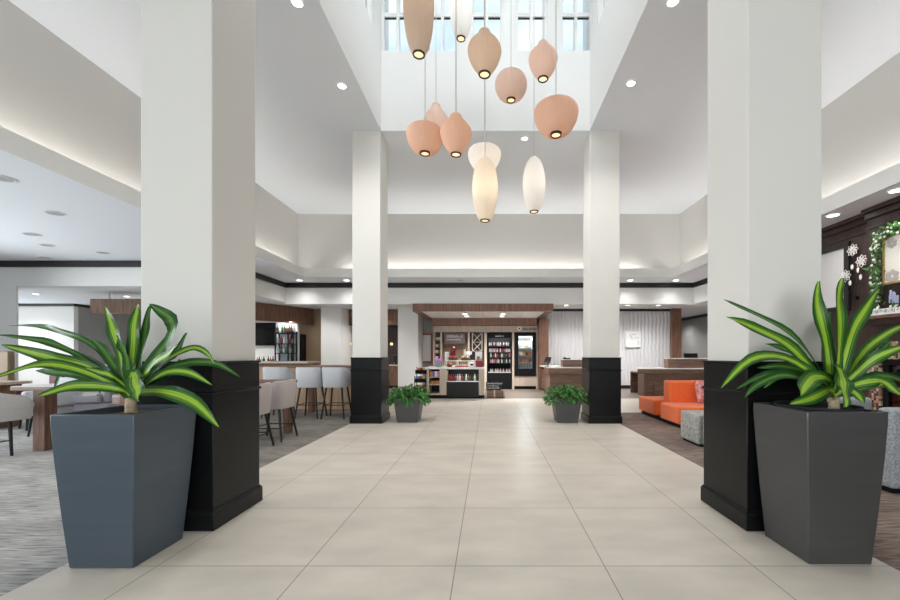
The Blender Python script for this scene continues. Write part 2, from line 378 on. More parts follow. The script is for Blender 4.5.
# walls and soffits
ZS, ZL = 3.55, 3.08           # upper soffit and lower ceiling heights
XC, XU, YC, YU = 5.34, 5.67, 11.4, 11.73
ZT = 5.487
for name, b in (('wall_upper_left', (-XU - .15, -XU, -4.2, YU + .15, ZS + .05, ZT + .1)), ('wall_upper_right', (XU, XU + .15, -4.2, YU + .15, ZS + .05, ZT + .1)),
                ('wall_upper_back', (-XU, XU, YU, YU + .15, ZS + .05, ZT + .1))):
    struct(name, MB().box(*b), M['beige'], smooth=0)
sf = MB()
for b in ((-12.0, -XC, -4.2, 9.455), (-6.37, -XC, 9.455, 12.34), (-XC, XC, YC, 12.34), (XC, 6.45, -4.2, 12.34)): sf.box(b[0], b[1], b[2], b[3], ZS, ZS + .06)
struct('ceiling_soffit', sf, M['ceil'], smooth=0)
cv = MB(); ZF = 3.797
cv.box(-XC - .04, -XC, -4.2, YC + .04, ZS + .002, ZF); cv.box(XC, XC + .04, -4.2, YC + .04, ZS + .002, ZF); cv.box(-XC, XC, YC, YC + .04, ZS + .002, ZF)
cv.box(-XC, -XC + .012, -4.2, YC, ZS - .004, ZF); cv.box(XC - .012, XC, -4.2, YC, ZS - .004, ZF); cv.box(-XC, XC, YC - .012, YC, ZS - .004, ZF)
struct('trim_cove', cv, M['wall'], smooth=0)
hd = MB()
hd.box(-6.67, -6.37, 9.455, 12.64, 2.95, ZS + .06); hd.box(-12.0, -6.67, 9.455, 9.755, 2.95, ZS + .06)
hd.box(-6.37, 6.4, 12.34, 12.64, 2.893, ZS + .06); hd.box(6.4, 6.7, 8.0, 12.64, 2.893, ZS + .06)
struct('wall_header', hd, M['wall'], smooth=0)
cr = MB(); k = .045
cr.box(-6.37, -6.37 + k, 9.455 - k, 12.34 - k, ZS - .15, ZS - .001); cr.box(-12.0, -6.37, 9.455 - k, 9.455, ZS - .15, ZS - .001)
cr.box(-6.37, 6.4, 12.34 - k, 12.34, ZS - .15, ZS - .001); cr.box(6.4 - k, 6.4, 8.0, 12.34 - k, ZS - .15, ZS - .001)
struct('trim_crown', cr, M['black_trim'], smooth=0)
lc = MB(); lc.box(-17.6, -6.67, 9.755, 17.3, ZL, ZL + .1); lc.box(-6.67, 6.7, 12.64, 17.3, ZL, ZL + .1); lc.box(6.7, 9.7, 8.0, 20.3, ZL, ZL + .1)
struct('ceiling_low', lc, M['ceil'], smooth=0)

# hipped main ceiling between the beam ring and the upper walls, and the ring's soffit
RX0, RX1, RY0, RY1, ZB = -2.64, 2.51, 2.88, 8.07, 5.58
IX0, IX1, IY0, IY1 = -2.05, 1.915, 3.5, 7.515
mc = MB()
o_ = [(-XU, -4.2, ZT), (XU, -4.2, ZT), (XU, YU, ZT), (-XU, YU, ZT)]; i_ = [(RX0, RY0, ZB), (RX1, RY0, ZB), (RX1, RY1, ZB), (RX0, RY1, ZB)]
up = [(x, y, z + .12) for x, y, z in o_]; ui = [(x, y, z + .12) for x, y, z in i_]
for a in range(4):
    b = (a + 1) % 4; mc.hexa([o_[a], o_[b], i_[b], i_[a]], [up[a], up[b], ui[b], ui[a]])
struct('ceiling', mc, M['ceil'], smooth=0)
bs = MB(); ZSILL, ZWT, ZR = 7.09, 9.25, 9.75
bs.box(RX0, IX0, RY0, RY1, ZB, ZSILL); bs.box(IX1, RX1, RY0, RY1, ZB, ZSILL); bs.box(IX0, IX1, IY1, RY1, ZB, ZSILL); bs.box(IX0, IX1, RY0, IY0, ZB, ZSILL)
sb_ = MB(); g_ = .012
for b in ((RX0, IX0, RY0, RY1), (IX1, RX1, RY0, RY1), (IX0, IX1, IY1, RY1), (IX0, IX1, RY0, IY0)): sb_.box(*b, ZB - g_, ZB)
struct('ceiling_beam', sb_, M['ceil'], smooth=0)
struct('wall_skywell', bs, M['wall'], smooth=0)
hw = MB()
hw.box(RX0, IX0, RY0, RY1, ZWT, ZR); hw.box(IX1, RX1, RY0, RY1, ZWT, ZR); hw.box(IX0, IX1, IY1, RY1, ZWT, ZR); hw.box(IX0, IX1, RY0, IY0, ZWT, ZR)
struct('wall_skywell_head', hw, M['wall'], smooth=0)
struct('ceiling_skywell', MB().box(RX0, RX1, RY0, RY1, ZR, ZR + .15), M['ceil'], smooth=0)

# clerestory windows: each its own frame with two lights over two, glass behind
WN = [0]
def clerestory(c, ax, w):            # c = centre on the inner wall face, ax = 'x' (back/front) or 'y' (sides), inward sign folded into t
    WN[0] += 1
    (cx, cy, t) = c
    fr = MB(); gl = MB(); h0, h1 = ZSILL, ZWT; f = .045
    def bx(mb, u0, u1, z0, z1, d0, d1):
        if ax == 'x': mb.box(cx + u0, cx + u1, min(cy + t * d0, cy + t * d1), max(cy + t * d0, cy + t * d1), z0, z1)
        else: mb.box(min(cx + t * d0, cx + t * d1), max(cx + t * d0, cx + t * d1), cy + u0, cy + u1, z0, z1)
    zt = 7.80
    for u0, u1 in ((-w / 2, -w / 2 + f), (w / 2 - f, w / 2), (-.028, .028)): bx(fr, u0, u1, h0, h1, .02, .12)
    for z0, z1 in ((h0, h0 + .012), (zt - .035, zt + .045), (h1 - f, h1)): bx(fr, -w / 2, w / 2, z0, z1, .03, .11)
    o = struct('window_%d' % WN[0], fr, M['white'], bevel=.008)
    bx(gl, -w / 2 + .01, w / 2 - .01, h0 + .01, h1 - .01, 0.075, .08); gl.build('glass', M['glass'], o, smooth=0)
    dk = MB(); bx(dk, -w / 2 + f, w / 2 - f, zt - .056, zt - .036, .06, .075); dk.build('blind_rail', M['black_metal'], o, smooth=0)
    return o
pier = MB(); starts = [382, 426.7, 471.3, 516, 560.7]
bw = .60; xs = [XW(s_ + 15.5, IY1) for s_ in starts]
for x in xs: clerestory((x, IY1, 1), 'x', bw)
edges = [IX0] + [e for x in xs for e in (x - bw / 2, x + bw / 2)] + [IX1]
for a, b in zip(edges[::2], edges[1::2]):
    if b - a > .005: pier.box(a, b, IY1, RY1 - .2, ZSILL, ZWT)
ys = [4.05 + i * .85 for i in range(4)]
for t_, xx in ((-1, IX0), (1, IX1)):
    for y in ys: clerestory((xx, y, t_), 'y', .64)
    e2 = [RY0] + [e for y in ys for e in (y - .32, y + .32)] + [IY1]
    for a, b in zip(e2[::2], e2[1::2]): pier.box(min(xx, xx + t_ * .35), max(xx, xx + t_ * .35), a, b, ZSILL, ZWT)
for x in xs: clerestory((x, IY0, -1), 'x', bw)
for a, b in zip(edges[::2], edges[1::2]):
    if b - a > .005: pier.box(a, b, RY0 + .2, IY0, ZSILL, ZWT)
pier.box(RX0, IX0, IY1 + .001, RY1, ZSILL, ZWT); pier.box(IX1, RX1, IY1 + .001, RY1, ZSILL, ZWT)
struct('wall_skywell_piers', pier, M['wall'], smooth=0)

# outer shell
shell = [('wall_left', [(-12.15, -12.0, -4.2, -1.6, 0, 3.6), (-12.15, -12.0, 8.1, 9.755, 0, 3.6), (-12.15, -12.0, -1.6, 8.1, 0, .35), (-12.15, -12.0, -1.6, 8.1, 3.15, 3.6)], 'wall'),
         ('wall_front', [(-12.0, -5.0, -4.35, -4.2, 0, 3.6), (5.0, 6.4, -4.35, -4.2, 0, 3.6), (-5.0, 5.0, -4.35, -4.2, 3.4, 5.6), (-5.9, -5.0, -4.35, -4.2, 3.6, 5.6), (5.0, 5.9, -4.35, -4.2, 3.6, 5.6)], 'wall'),
         ('wall_end_left', [(-12.0, XW(18, 9.5), 9.46, 9.51, 0, 2.95), (-17.6, -12.0, 9.6, 9.755, 0, ZL)], 'wall'),
         ('wall_far_left', [(-17.6, -14.4, 13.7, 13.85, 0, ZL)], 'wall'),
         ('wall_lounge', [(-14.55, -14.4, 13.85, 17.2, 0, ZL), (-14.4, -9.4, 17.05, 17.2, 0, ZL)], 'grey_wall'),
         ('wall_bar', [(-9.4, -7.15, 14.75, 14.9, 0, ZL), (-9.4, -9.25, 14.9, 17.2, 0, ZL)], 'wall'),
         ('wall_bar_side', [(-7.4, -6.0, 15.25, 15.4, 0, ZL)], 'tan_wall'),
         ('wall_pier_bar', [(-6.21, -5.47, 14.6, 16.1, 0, ZL)], 'wall'),
         ('wall_niche', [(-5.47, -3.3, 16.0, 16.15, 0, ZL)], 'espresso'),
         ('wall_pier_market', [(-3.32, -2.59, 14.4, 16.1, 0, ZL)], 'wall'),
         ('wall_market', [(-2.59, 2.35, 15.5, 15.65, 0, ZL)], 'grey_wall'),
         ('wall_right_far', [(9.4, 9.55, 8.0, 20.2, 0, ZL), (7.35, 9.4, 20.0, 20.2, 0, ZL), (6.7, 9.4, 7.9, 8.05, 0, ZL), (7.2, 7.35, 15.46, 20.2, 0, ZL)], 'grey_wall')]
for n, bl, m_ in shell:
    w_ = MB()
    for b in bl: w_.box(*b)
    struct(n, w_, M[m_], smooth=0)

# textured white wall behind the front desks
def wave_wall():
    m = bpy.data.materials.new('wavy_white_panel'); m.use_nodes = True; t = m.node_tree; b = t.nodes['Principled BSDF']
    b.inputs['Base Color'].default_value = (.66, .67, .69, 1); b.inputs['Roughness'].default_value = .5
    tc = t.nodes.new('ShaderNodeTexCoord'); w = t.nodes.new('ShaderNodeTexWave'); w.wave_type = 'BANDS'; w.bands_direction = 'X'
    w.inputs['Scale'].default_value = 2.2; w.inputs['Distortion'].default_value = 3.5; w.inputs['Detail'].default_value = 1.5; w.inputs['Detail Scale'].default_value = .8
    bp = t.nodes.new('ShaderNodeBump'); bp.inputs['Strength'].default_value = .55; bp.inputs['Distance'].default_value = .03
    t.links.new(tc.outputs['Object'], w.inputs['Vector']); t.links.new(w.outputs['Color'], bp.inputs['Height']); t.links.new(bp.outputs['Normal'], b.inputs['Normal']); return m
struct('wall_back', MB().box(2.22, 7.35, 15.3, 15.45, 0, ZL), wave_wall(), smooth=0)
t_ = MB(); t_.box(2.22, 7.0, 15.26, 15.3, ZL - .09, ZL - .001); t_.box(-17.6, -14.4, 13.65, 13.7, ZL - .09, ZL - .001); t_.box(-14.4, -14.35, 13.65, 17.05, ZL - .09, ZL - .001)
t_.box(9.34, 9.4, 8.1, 20.0, ZL - .12, ZL - .001)
struct('trim_crown_low', t_, M['black_trim'], smooth=0)
struct('baseboard_back', MB().box(2.22, 7.0, 15.27, 15.3, 0, .13), M['black_trim'], smooth=0)
struct('trim_post', MB().box(7.0, 7.36, 15.1, 15.3, 0, ZL - .001), M['walnut'], bevel=.01)

# left windows and entrance glazing (behind the camera; they let the daylight in)
for i, (y0, y1) in enumerate(((-1.6, 1.6), (1.65, 4.85), (4.9, 8.1))):
    fr = MB(); f = .06
    for b in ((y0, y0 + f, .35, 3.15), (y1 - f, y1, .35, 3.15), (y0, y1, .35, .35 + f), (y0, y1, 3.15 - f, 3.15), ((y0 + y1) / 2 - .03, (y0 + y1) / 2 + .03, .35, 3.15)): fr.box(-12.13, -12.03, *b)
    WN[0] += 1; o = struct('window_%d' % WN[0], fr, M['white']); MB().box(-12.09, -12.08, y0, y1, .35, 3.15).build('glass', M['glass'], o, smooth=0)
fr = MB()  # unseen lounge window, added so fill light reaches the far-left wall
for b in ((9.755, 9.83, 0, ZL), (13.62, 13.7, 0, ZL), (11.7, 11.76, 0, ZL), (9.755, 13.7, 0, .1), (9.755, 13.7, ZL - .08, ZL)): fr.box(-17.72, -17.62, *b)
WN[0] += 1; o = struct('window_%d' % WN[0], fr, M['white']); MB().box(-17.68, -17.67, 9.76, 13.69, .02, ZL - .02).build('glass', M['glass'], o, smooth=0)
for i in range(4):
    x0 = -5 + 2.5 * i; x1 = x0 + 2.5; f = .05; fr = MB()
    for b in ((x0, x0 + f, 0, 3.4), (x1 - f, x1, 0, 3.4), (x0 + 1.22, x0 + 1.28, 0, 3.4)): fr.box(b[0], b[1], -4.32, -4.24, b[2], b[3])
    for z0, z1 in ((0, .12), (2.3, 2.36), (3.34, 3.4)): fr.box(x0, x1, -4.31, -4.25, z0, z1)
    o = struct('door_%d' % (i + 1), fr, M['black_metal']); MB().box(x0 + .02, x1 - .02, -4.285, -4.28, .05, 3.38).build('glass', M['glass'], o, smooth=0)

# ------------------------------------------------------------------ columns with black pedestals
def column(x0, x1, y0, y1):
    """x0..y1: outline of the pedestal's base mould"""
    e = .04
    c = struct('column', MB().box(x0 + e, x1 - e, y0 + e, y1 - e, 0, ZB - .012), M['column'], bevel=.006)
    pd = MB(); i = .018
    pd.box(x0, x1, y0, y1, 0, .125); pd.hexa([(x0, y0, .125), (x1, y0, .125), (x1, y1, .125), (x0, y1, .125)], [(x0 + i, y0 + i, .15), (x1 - i, y0 + i, .15), (x1 - i, y1 - i, .15), (x0 + i, y1 - i, .15)])
    pd.box(x0 + i, x1 - i, y0 + i, y1 - i, .15, 1.0); pd.box(x0 + .006, x1 - .006, y0 + .006, y1 - .006, 1.0, 1.022)
    pd.box(x0 + i, x1 - i, y0 + i, y1 - i, 1.022, 1.235); pd.box(x0 + .008, x1 - .008, y0 + .008, y1 - .008, 1.235, 1.253)
    pd.build('pedestal', M['black_gloss'], c, bevel=.005)
    return c
column(-2.64, -2.028, 2.909, 3.541); column(1.895, 2.525, 2.909, 3.541)
column(-2.64, -2.028, 7.475, 8.107); column(1.885, 2.525, 7.475, 8.107)

# ------------------------------------------------------------------ fixed lights: coves and downlights
area('cove_light_left', (-XC - .19, 5.0, ZS + .10), (R(180), R(-12), 0), .12, 12.6, 45, (1, .95, .88))
area('cove_light_right', (XC + .19, 5.0, ZS + .10), (R(180), R(12), 0), .12, 12.6, 45, (1, .95, .88))
area('cove_light_back', (0.1, YC + .19, ZS + .10), (R(180 - 12), 0, 0), 8.8, .12, 42, (1, .95, .88))

def make_downlight(r, lens, power, label, group, tilt=None):
    t = thing('downlight', (0, 0, 0), label, 'ceiling light', group)
    rg = MB(); rg.lathe([(r, -.001), (r, -.008), (r * .82, -.012), (r * .80, -.004)], n=20, caps=False); rg.build('rim', M['white_metal'], t)
    MB().lathe([(r * .82, -.003), (r * .82, -.006)], n=20).build('lens', lens, t, smooth=0)
    if power:
        l = bpy.data.lights.new('downlight_lamp', 'SPOT'); l.energy = power; l.spot_size = R(140); l.spot_blend = 1; l.color = (1, .975, .945); l.shadow_soft_size = .06
        o = bpy.data.objects.new('downlight_lamp', l); COL.objects.link(o); o.parent = t; o.location = (0, 0, -.03)
    return t
dl = make_downlight(.075, M['down'], 145, 'lit round downlight in the left beam beside the hanging lamps', 'beam downlights'); dl.location = P(342, 85, 6.262); dl.location.z = ZB - .012
dup(dl, (-2.32, 4.78, ZB - .012), 0, 'lit round downlight at the top edge of the picture in the left beam')
dup(dl, (2.23, 6.20, ZB - .012), 0, 'lit round downlight in the right beam beside the hanging lamps')
dup(dl, (2.22, 4.77, ZB - .012), 0, 'lit round downlight at the top edge of the picture in the right beam')
dup(dl, (.70, 7.78, ZB - .012), 0, 'lit round downlight in the far beam behind the white hanging lamps')
ds = make_downlight(.10, M['down'], 38, 'lit round downlight in the soffit left of the far left column, the leftmost of two', 'soffit downlights'); ds.location = (-5.70, 11.88, ZS)
dup(ds, (-4.28, 11.88, ZS), 0, 'lit round downlight in the soffit just left of the far left column')
dup(ds, (4.25, 11.88, ZS), 0, 'lit round downlight in the soffit just right of the far right column')
dup(ds, (5.62, 11.88, ZS), 0, 'lit round downlight in the soffit corner, second from the far right column')
for px, py, lb in ((833, 215, 'lit round downlight in the right soffit beside the near right column'), (897, 190, 'lit round downlight in the right soffit at the edge of the picture')):
    d = (ZS - CH) * FPX / (HY - py); dup(ds, (min(XW(px, d), 5.8), d, ZS), 0, lb)
for y in (4.0, 2.6, 1.2, -.4, -2): dup(ds, (5.66, y, ZS), 0, 'added fill downlight in the right soffit near the entrance, out of view', 'added right soffit fill lights')  # added out of view, fill from the right for the left column's side
lp0 = make_downlight(.09, M['down'], 45, 'lit round downlight over the bar, the nearer of two', 'low ceiling downlights'); lp0.location = (-6.35, 13.9, ZL)
dup(lp0, (-5.75, 13.7, ZL), 0, 'lit round downlight in front of the white pier, right of the other one')
lo = make_downlight(.09, M['down'], 130, 'added fill downlight in the low ceiling at the back of the room', 'added low ceiling fill lights'); lo.location = (-9.6, 13.4, ZL)  # this fitting and its copies are added to brighten the back zones
for i, (x, y) in enumerate(((-8.6, 11.3), (-11.0, 12.0), (-13.2, 11.5), (4.4, 13.2), (6.2, 13.2), (8.2, 12.5), (8.0, 17.0), (-4.3, 13.6), (-8.2, 13.2), (2.75, 14.1), (3.85, 14.1), (4.95, 14.1), (6.05, 14.1), (8.4, 14.5), (8.6, 18.5), (-15.5, 12.7), (-11.5, 14.8), (-4.4, 14.9))):
    dup(lo, (x, y, ZL), 0, 'added fill downlight in the low ceiling at the back of the room', 'added low ceiling fill lights')
df = make_downlight(.13, M['down_off'], 0, 'unlit round speaker disc in the left ceiling, the largest', 'left ceiling discs')
d = (ZS - CH) * FPX / (HY - 213); df.location = (XW(55, d), d, ZS)
for px, py, lb in ((47, 245, 'unlit round disc in the left ceiling, just above the black crown line, third row'), (31, 234, 'small unlit downlight in the left ceiling left of the discs'), (103, 252.5, 'unlit round disc in the left ceiling beside the near left column'),
                   (2, 178, 'unlit downlight in the left ceiling at the picture edge'), (45, 257.5, 'small unlit downlight nearest the black crown on the left ceiling')):
    d = (ZS - CH) * FPX / (HY - py); dup(df, (XW(px, d), d, ZS), 0, lb)
dup(df, (XW(460, 11.85), 11.85, ZS), 0, 'unlit grey speaker disc in the soffit above the market canopy', 'soffit speaker')

# ------------------------------------------------------------------ hanging lamps
def shape_cigar(h, r): return [(r * q, h * z) for q, z in ((.42, 0), (.60, .06), (.78, .16), (.92, .30), (1.0, .48), (.97, .62), (.86, .76), (.66, .88), (.45, .95), (.2, .995), (.08, 1))]
def shape_diamond(h, r): return [(r * q, h * z) for q, z in ((.36, 0), (.53, .09), (.71, .20), (.87, .33), (.97, .46), (1.0, .54), (.95, .63), (.78, .73), (.57, .82), (.43, .89), (.36, .94), (.32, .985), (.05, 1))]
def shape_ball(h, r): return [(r * q, h * z) for q, z in ((.36, 0), (.58, .06), (.80, .18), (.95, .36), (1.0, .52), (.96, .68), (.82, .84), (.55, .95), (.25, .995), (.06, 1))]
def shape_wide(h, r): return [(r * q, h * z) for q, z in ((.36, 0), (.55, .06), (.74, .18), (.90, .38), (.98, .58), (1.0, .72), (.94, .84), (.74, .94), (.40, .99), (.08, 1))]
def lamp(px, ytop, ybot, wpx, Y, shp, m_, label, glow=.45):
    r = wpx / 2 / FPX * Y; rr = .068
    zb = ZW(ybot, Y + rr); h = (ybot - ytop) / FPX * Y
    for _ in range(12):          # height of the shade whose outline, seen from the doorway, ends at ytop
        top = min(HY - FPX * (zb + z_ - CH) / (Y - r_) for r_, z_ in shp(h, r))
        h -= (ytop - top) / FPX * Y * .8
    b = Vector((XW(px, Y), Y, zb))
    t = thing('pendant_lamp', (b.x, Y, b.z), label, 'hanging lamp', 'hanging lamps')
    s_ = MB(); prof = shp(h, r)
    fine = []; N_ = len(prof) - 1
    for i in range(N_):          # smooth the outline
        p0 = prof[max(i - 1, 0)]; p1 = prof[i]; p2 = prof[i + 1]; p3 = prof[min(i + 2, N_)]
        for q in range(4):
            u = q / 4; fine.append(tuple(.5 * (2 * b1 + (b2 - a_) * u + (2 * a_ - 5 * b1 + 4 * b2 - d_) * u * u + (3 * b1 - a_ - 3 * b2 + d_) * u ** 3) for a_, b1, b2, d_ in zip(p0, p1, p2, p3)))
    fine.append(prof[-1])
    s_.lathe(fine, (b.x, Y, b.z), n=88, ribs=1, depth=.022, caps=False); s_.build('lamp_shade', m_, t, smooth=9)
    s_ = MB(); s_.lathe([(rr * .72, .012), (rr * .70, -.010), (rr * .95, -.012), (rr, 0), (rr * .98, .014), (rr * .72, .012)], (b.x, Y, b.z), n=28, caps=False); s_.build('bottom_ring', M['ring'], t)
    MB().lathe([(rr * .72, -.002), (rr * .72, .004)], (b.x, Y, b.z), n=24).build('bulb', M['bulb'], t, smooth=0)
    MB().cyl((b.x, Y, b.z + h - .01), (b.x, Y, ZR + .01), .0065, n=8).build('cord', M['cord'], t)
    MB().lathe([(.06, 0), (.06, -.03), (.02, -.04)], (b.x, Y, ZR), n=16).build('ceiling_cap', M['white_metal'], t)
    if glow:
        l = bpy.data.lights.new('lamp_glow', 'POINT'); l.energy = glow; l.color = (1, .82, .6); l.shadow_soft_size = .05
        o = bpy.data.objects.new('lamp_glow', l); COL.objects.link(o); o.parent = t; o.location = (0, 0, h * .5)
lamp(418.8, -45, 59, 31, 4.2, shape_cigar, M['tan'], 'long tan cigar-shaped hanging lamp whose top leaves the picture, nearest the camera')
lamp(461, -25, 42, 23, 6.0, shape_cigar, M['white_shade'], 'bluish white cigar-shaped hanging lamp in front of the windows')
lamp(484.5, 27, 78.5, 34, 4.3, shape_diamond, M['tan'], 'tan diamond-shaped hanging lamp with sunlit left edge, top centre')
lamp(543, 39, 82.5, 29, 5.0, shape_diamond, M['pink'], 'pinkish diamond-shaped hanging lamp in front of the second window from the right')
lamp(511, 67, 103, 32, 5.8, shape_ball, M['pink'], 'round pinkish ball-shaped hanging lamp')
lamp(556, 94.5, 138, 44, 4.5, shape_wide, M['peach'], 'widest peach hanging lamp with ribbed bowl shape, rightmost')
lamp(425, 120, 156, 37, 5.1, shape_wide, M['peach'], 'wide peach bowl-shaped hanging lamp, leftmost')
lamp(436, 102, 146, 25, 6.6, shape_diamond, M['pink'], 'pale-topped hanging lamp half hidden behind the leftmost peach lamps')
lamp(456, 112, 157, 31.6, 4.9, shape_diamond, M['peach'], 'peach diamond-shaped hanging lamp beside the leftmost bowl lamp')
lamp(484.5, 142, 172, 33, 6.0, shape_wide, M['white_shade'], 'wide white hanging lamp behind the cream cigar lamp', 1.2)
lamp(485, 156, 222, 25.6, 5.4, shape_cigar, M['cream_shade'], 'glowing cream cigar-shaped hanging lamp, the lowest of all', 1.0)
lamp(534, 156, 213, 22.5, 5.9, shape_cigar, M['white_shade'], 'white cigar-shaped hanging lamp, low on the right', .8)

# ------------------------------------------------------------------ leaves
def leaf(mb, uvl, pts, w, hint=(0, -1, .35), fold=.25, wave=0.0, n=16):
    pts = [Vector(p) for p in pts]
    def cr_(t):
        k = t * (len(pts) - 1); i = min(int(k), len(pts) - 2); u = k - i
        p0 = pts[max(i - 1, 0)]; p1 = pts[i]; p2 = pts[i + 1]; p3 = pts[min(i + 2, len(pts) - 1)]
        return .5 * ((2 * p1) + (p2 - p0) * u + (2 * p0 - 5 * p1 + 4 * p2 - p3) * u * u + (3 * p1 - p0 - 3 * p2 + p3) * u ** 3)
    rows = []; ph = random.random() * 6
    for i in range(n + 1):
        t = i / n; p = cr_(t); d = (cr_(min(t + .02, 1)) - cr_(max(t - .02, 0))).normalized()
        nrm = Vector(hint); nrm = (nrm - d * nrm.dot(d)).normalized(); side = d.cross(nrm)
        if wave:
            a = wave * math.sin(t * 11 + ph); q = Matrix.Rotation(a, 3, d); side = q @ side; nrm = q @ nrm
        ww = w / 2 * max(.05, (.40 + .60 * min(1, t / .52)) * (1 - max(0, (t - .62) / .38) ** 2.1))
        row = []
        for s_ in (-1, -.5, 0, .5, 1):
            rip = math.sin(t * 17 + ph + s_) * .13 * w * abs(s_) * (1 if w > .04 else .4)
            row.append((mb.bm.verts.new(p + side * ww * s_ + nrm * (abs(s_) * ww * fold + rip)), ((s_ + 1) / 2, t)))
        rows.append(row)
    for A, B in zip(rows, rows[1:]):
        for k_ in range(4):
            q = [A[k_], A[k_ + 1], B[k_ + 1], B[k_]]
            f = mb.bm.faces.new([v for v, _ in q]); f.material_index = mb.mi
            for lp, (_, uvc) in zip(f.loops, q): lp[uvl].uv = uvc

def dracaena(root, Y, leaves, trunk):
    mb = MB(); uvl = mb.bm.loops.layers.uv.new('UVMap')
    for (pts, dy, w, bright, wave) in leaves:
        pts = [(trunk[1][0] + random.uniform(-3, 3), trunk[1][1] + random.uniform(-2, 3))] + list(pts); n = len(pts); mb.mi = 1 if bright else 0
        leaf(mb, uvl, [P(px, py, Y + dy * (i / (n - 1)) ** 1.2) for i, (px, py) in enumerate(pts)], w * .88, hint=(random.uniform(-.3, .3), -1, random.uniform(.2, .6)), wave=wave)
    mb.build('foliage', [M['leaf'], M['leaf_b']], root, uv=True, smooth=60)
    tk = MB(); (x0, y0), (x1, y1) = trunk; pts = []; rr = []
    for i in range(9):
        u = i / 8; pts.append(P(x0 + (x1 - x0) * u, y0 + (y1 - y0) * u, Y)); rr.append(.033 * (1 - .15 * u) * (1 + .06 * (i % 2)))
    tk.tube(pts, rr, 14); tk.build('trunk', M['trunk'], root)

def big_planter(c, hb, ht, h, m_, label):
    t = thing('potted_plant', (c[0], c[1], 0), label, 'potted plant')
    pm = MB(); th = .022; prof = [(0.0, 0), (.35, .43), (.7, .80), (.92, .98), (1.0, 1.0)]
    def ring(z, hw): return [pm.bm.verts.new((c[0] + sx * hw, c[1] + sy * hw, z)) for sx, sy in ((-1, -1), (1, -1), (1, 1), (-1, 1))]
    rings = [ring(h * z, hb + (ht - hb) * k_) for z, k_ in prof]
    rings.append(ring(h, ht - th)); rings.append(ring(h - .10, ht - th - .008))
    for A, B in zip(rings, rings[1:]):
        for i in range(4): pm._f([A[i], A[(i + 1) % 4], B[(i + 1) % 4], B[i]])
    pm._f(rings[0][::-1]); pm._f(rings[-1])
    pm.build('pot', m_, t, bevel=.007, seg=3)
    so = MB(); n = 14; hw = ht - th - .009
    g = [[so.bm.verts.new((c[0] - hw + 2 * hw * i / n, c[1] - hw + 2 * hw * j / n, h - .055 + random.uniform(-.012, .018) + .02 * math.cos((i - n / 2) / n * 3) * math.cos((j - n / 2) / n * 3))) for i in range(n + 1)] for j in range(n + 1)]
    for j in range(n):
        for i in range(n): so._f([g[j][i], g[j][i + 1], g[j + 1][i + 1], g[j + 1][i]])
    so.build('soil', M['soil'], t)
    return t
PL = big_planter((-2.362, 2.60), .196, .252, .945, M['pot_l'], 'tall slate blue tapered planter with striped dracaena beside the near left column')
dracaena(PL, 2.60, [
    ([(127, 385), (95, 347), (65, 332), (40, 326), (10, 326)], .22, .050, 0, .9),
    ([(124, 387), (95, 366), (70, 350), (45, 341), (15, 337), (-6, 335)], -.10, .055, 0, .8),
    ([(120, 388), (90, 368), (60, 360), (35, 353), (2, 345)], -.22, .095, 1, .1),
    ([(118, 387), (85, 372), (55, 365), (28, 367), (-5, 377)], -.30, .080, 1, .1),
    ([(122, 388), (100, 381), (78, 374), (52, 372), (36, 370)], .10, .075, 0, .2),
    ([(122, 390), (95, 386), (68, 387), (39, 396)], -.25, .085, 1, .1),
    ([(114, 386), (88, 377), (63, 374), (54, 389)], .12, .045, 0, .2),
    ([(127, 384), (121, 352), (113, 328), (105, 306)], .05, .095, 1, .15),
    ([(131, 384), (133, 350), (135, 325), (138, 303)], .12, .095, 1, .1),
    ([(136, 380), (144, 342), (147, 320), (151, 305)], .22, .060, 0, .1),
    ([(138, 382), (158, 354), (172, 334), (172, 320), (160, 311), (150, 304)], -.05, .095, 0, .1),
    ([(140, 382), (160, 366), (176, 352), (187, 333)], .15, .085, 0, .1),
    ([(142, 385), (165, 369), (195, 362), (220, 365), (240, 377)], .12, .060, 0, .2),
    ([(144, 386), (168, 372), (190, 373), (212, 385)], -.10, .065, 1, .1),
    ([(146, 391), (170, 393), (195, 403), (219, 427)], -.22, .105, 1, .05),
    ([(133, 374), (136, 384), (138, 392), (139, 401)], -.24, .12, 1, 0),
    ([(127, 386), (113, 364), (103, 349), (92, 339)], .10, .070, 0, .1),
    ([(130, 382), (127, 358), (122, 345), (117, 335)], -.12, .085, 0, .1),
    ([(140, 386), (160, 374), (185, 366), (207, 361)], .20, .065, 0, .1),
    ([(138, 384), (152, 366), (166, 356), (178, 345)], -.15, .075, 1, .1),
    ([(128, 386), (108, 372), (92, 362), (78, 352)], .2, .06, 0, .2),
    ([(140, 388), (165, 362), (185, 350), (197, 348), (208, 354), (214, 364)], .05, .05, 1, .15),
    ([(142, 388), (158, 378), (172, 372), (180, 358)], .2, .07, 0, .2),
    ([(120, 390), (100, 377), (85, 370), (66, 364)], .05, .055, 0, .3),
    ([(126, 388), (112, 376), (100, 372), (86, 368)], -.12, .06, 1, .2),
], ((131, 418), (131, 398)))
PR = big_planter((2.18, 2.645), .196, .248, .955, M['pot_r'], 'tall charcoal tapered planter with striped dracaena beside the near right column')
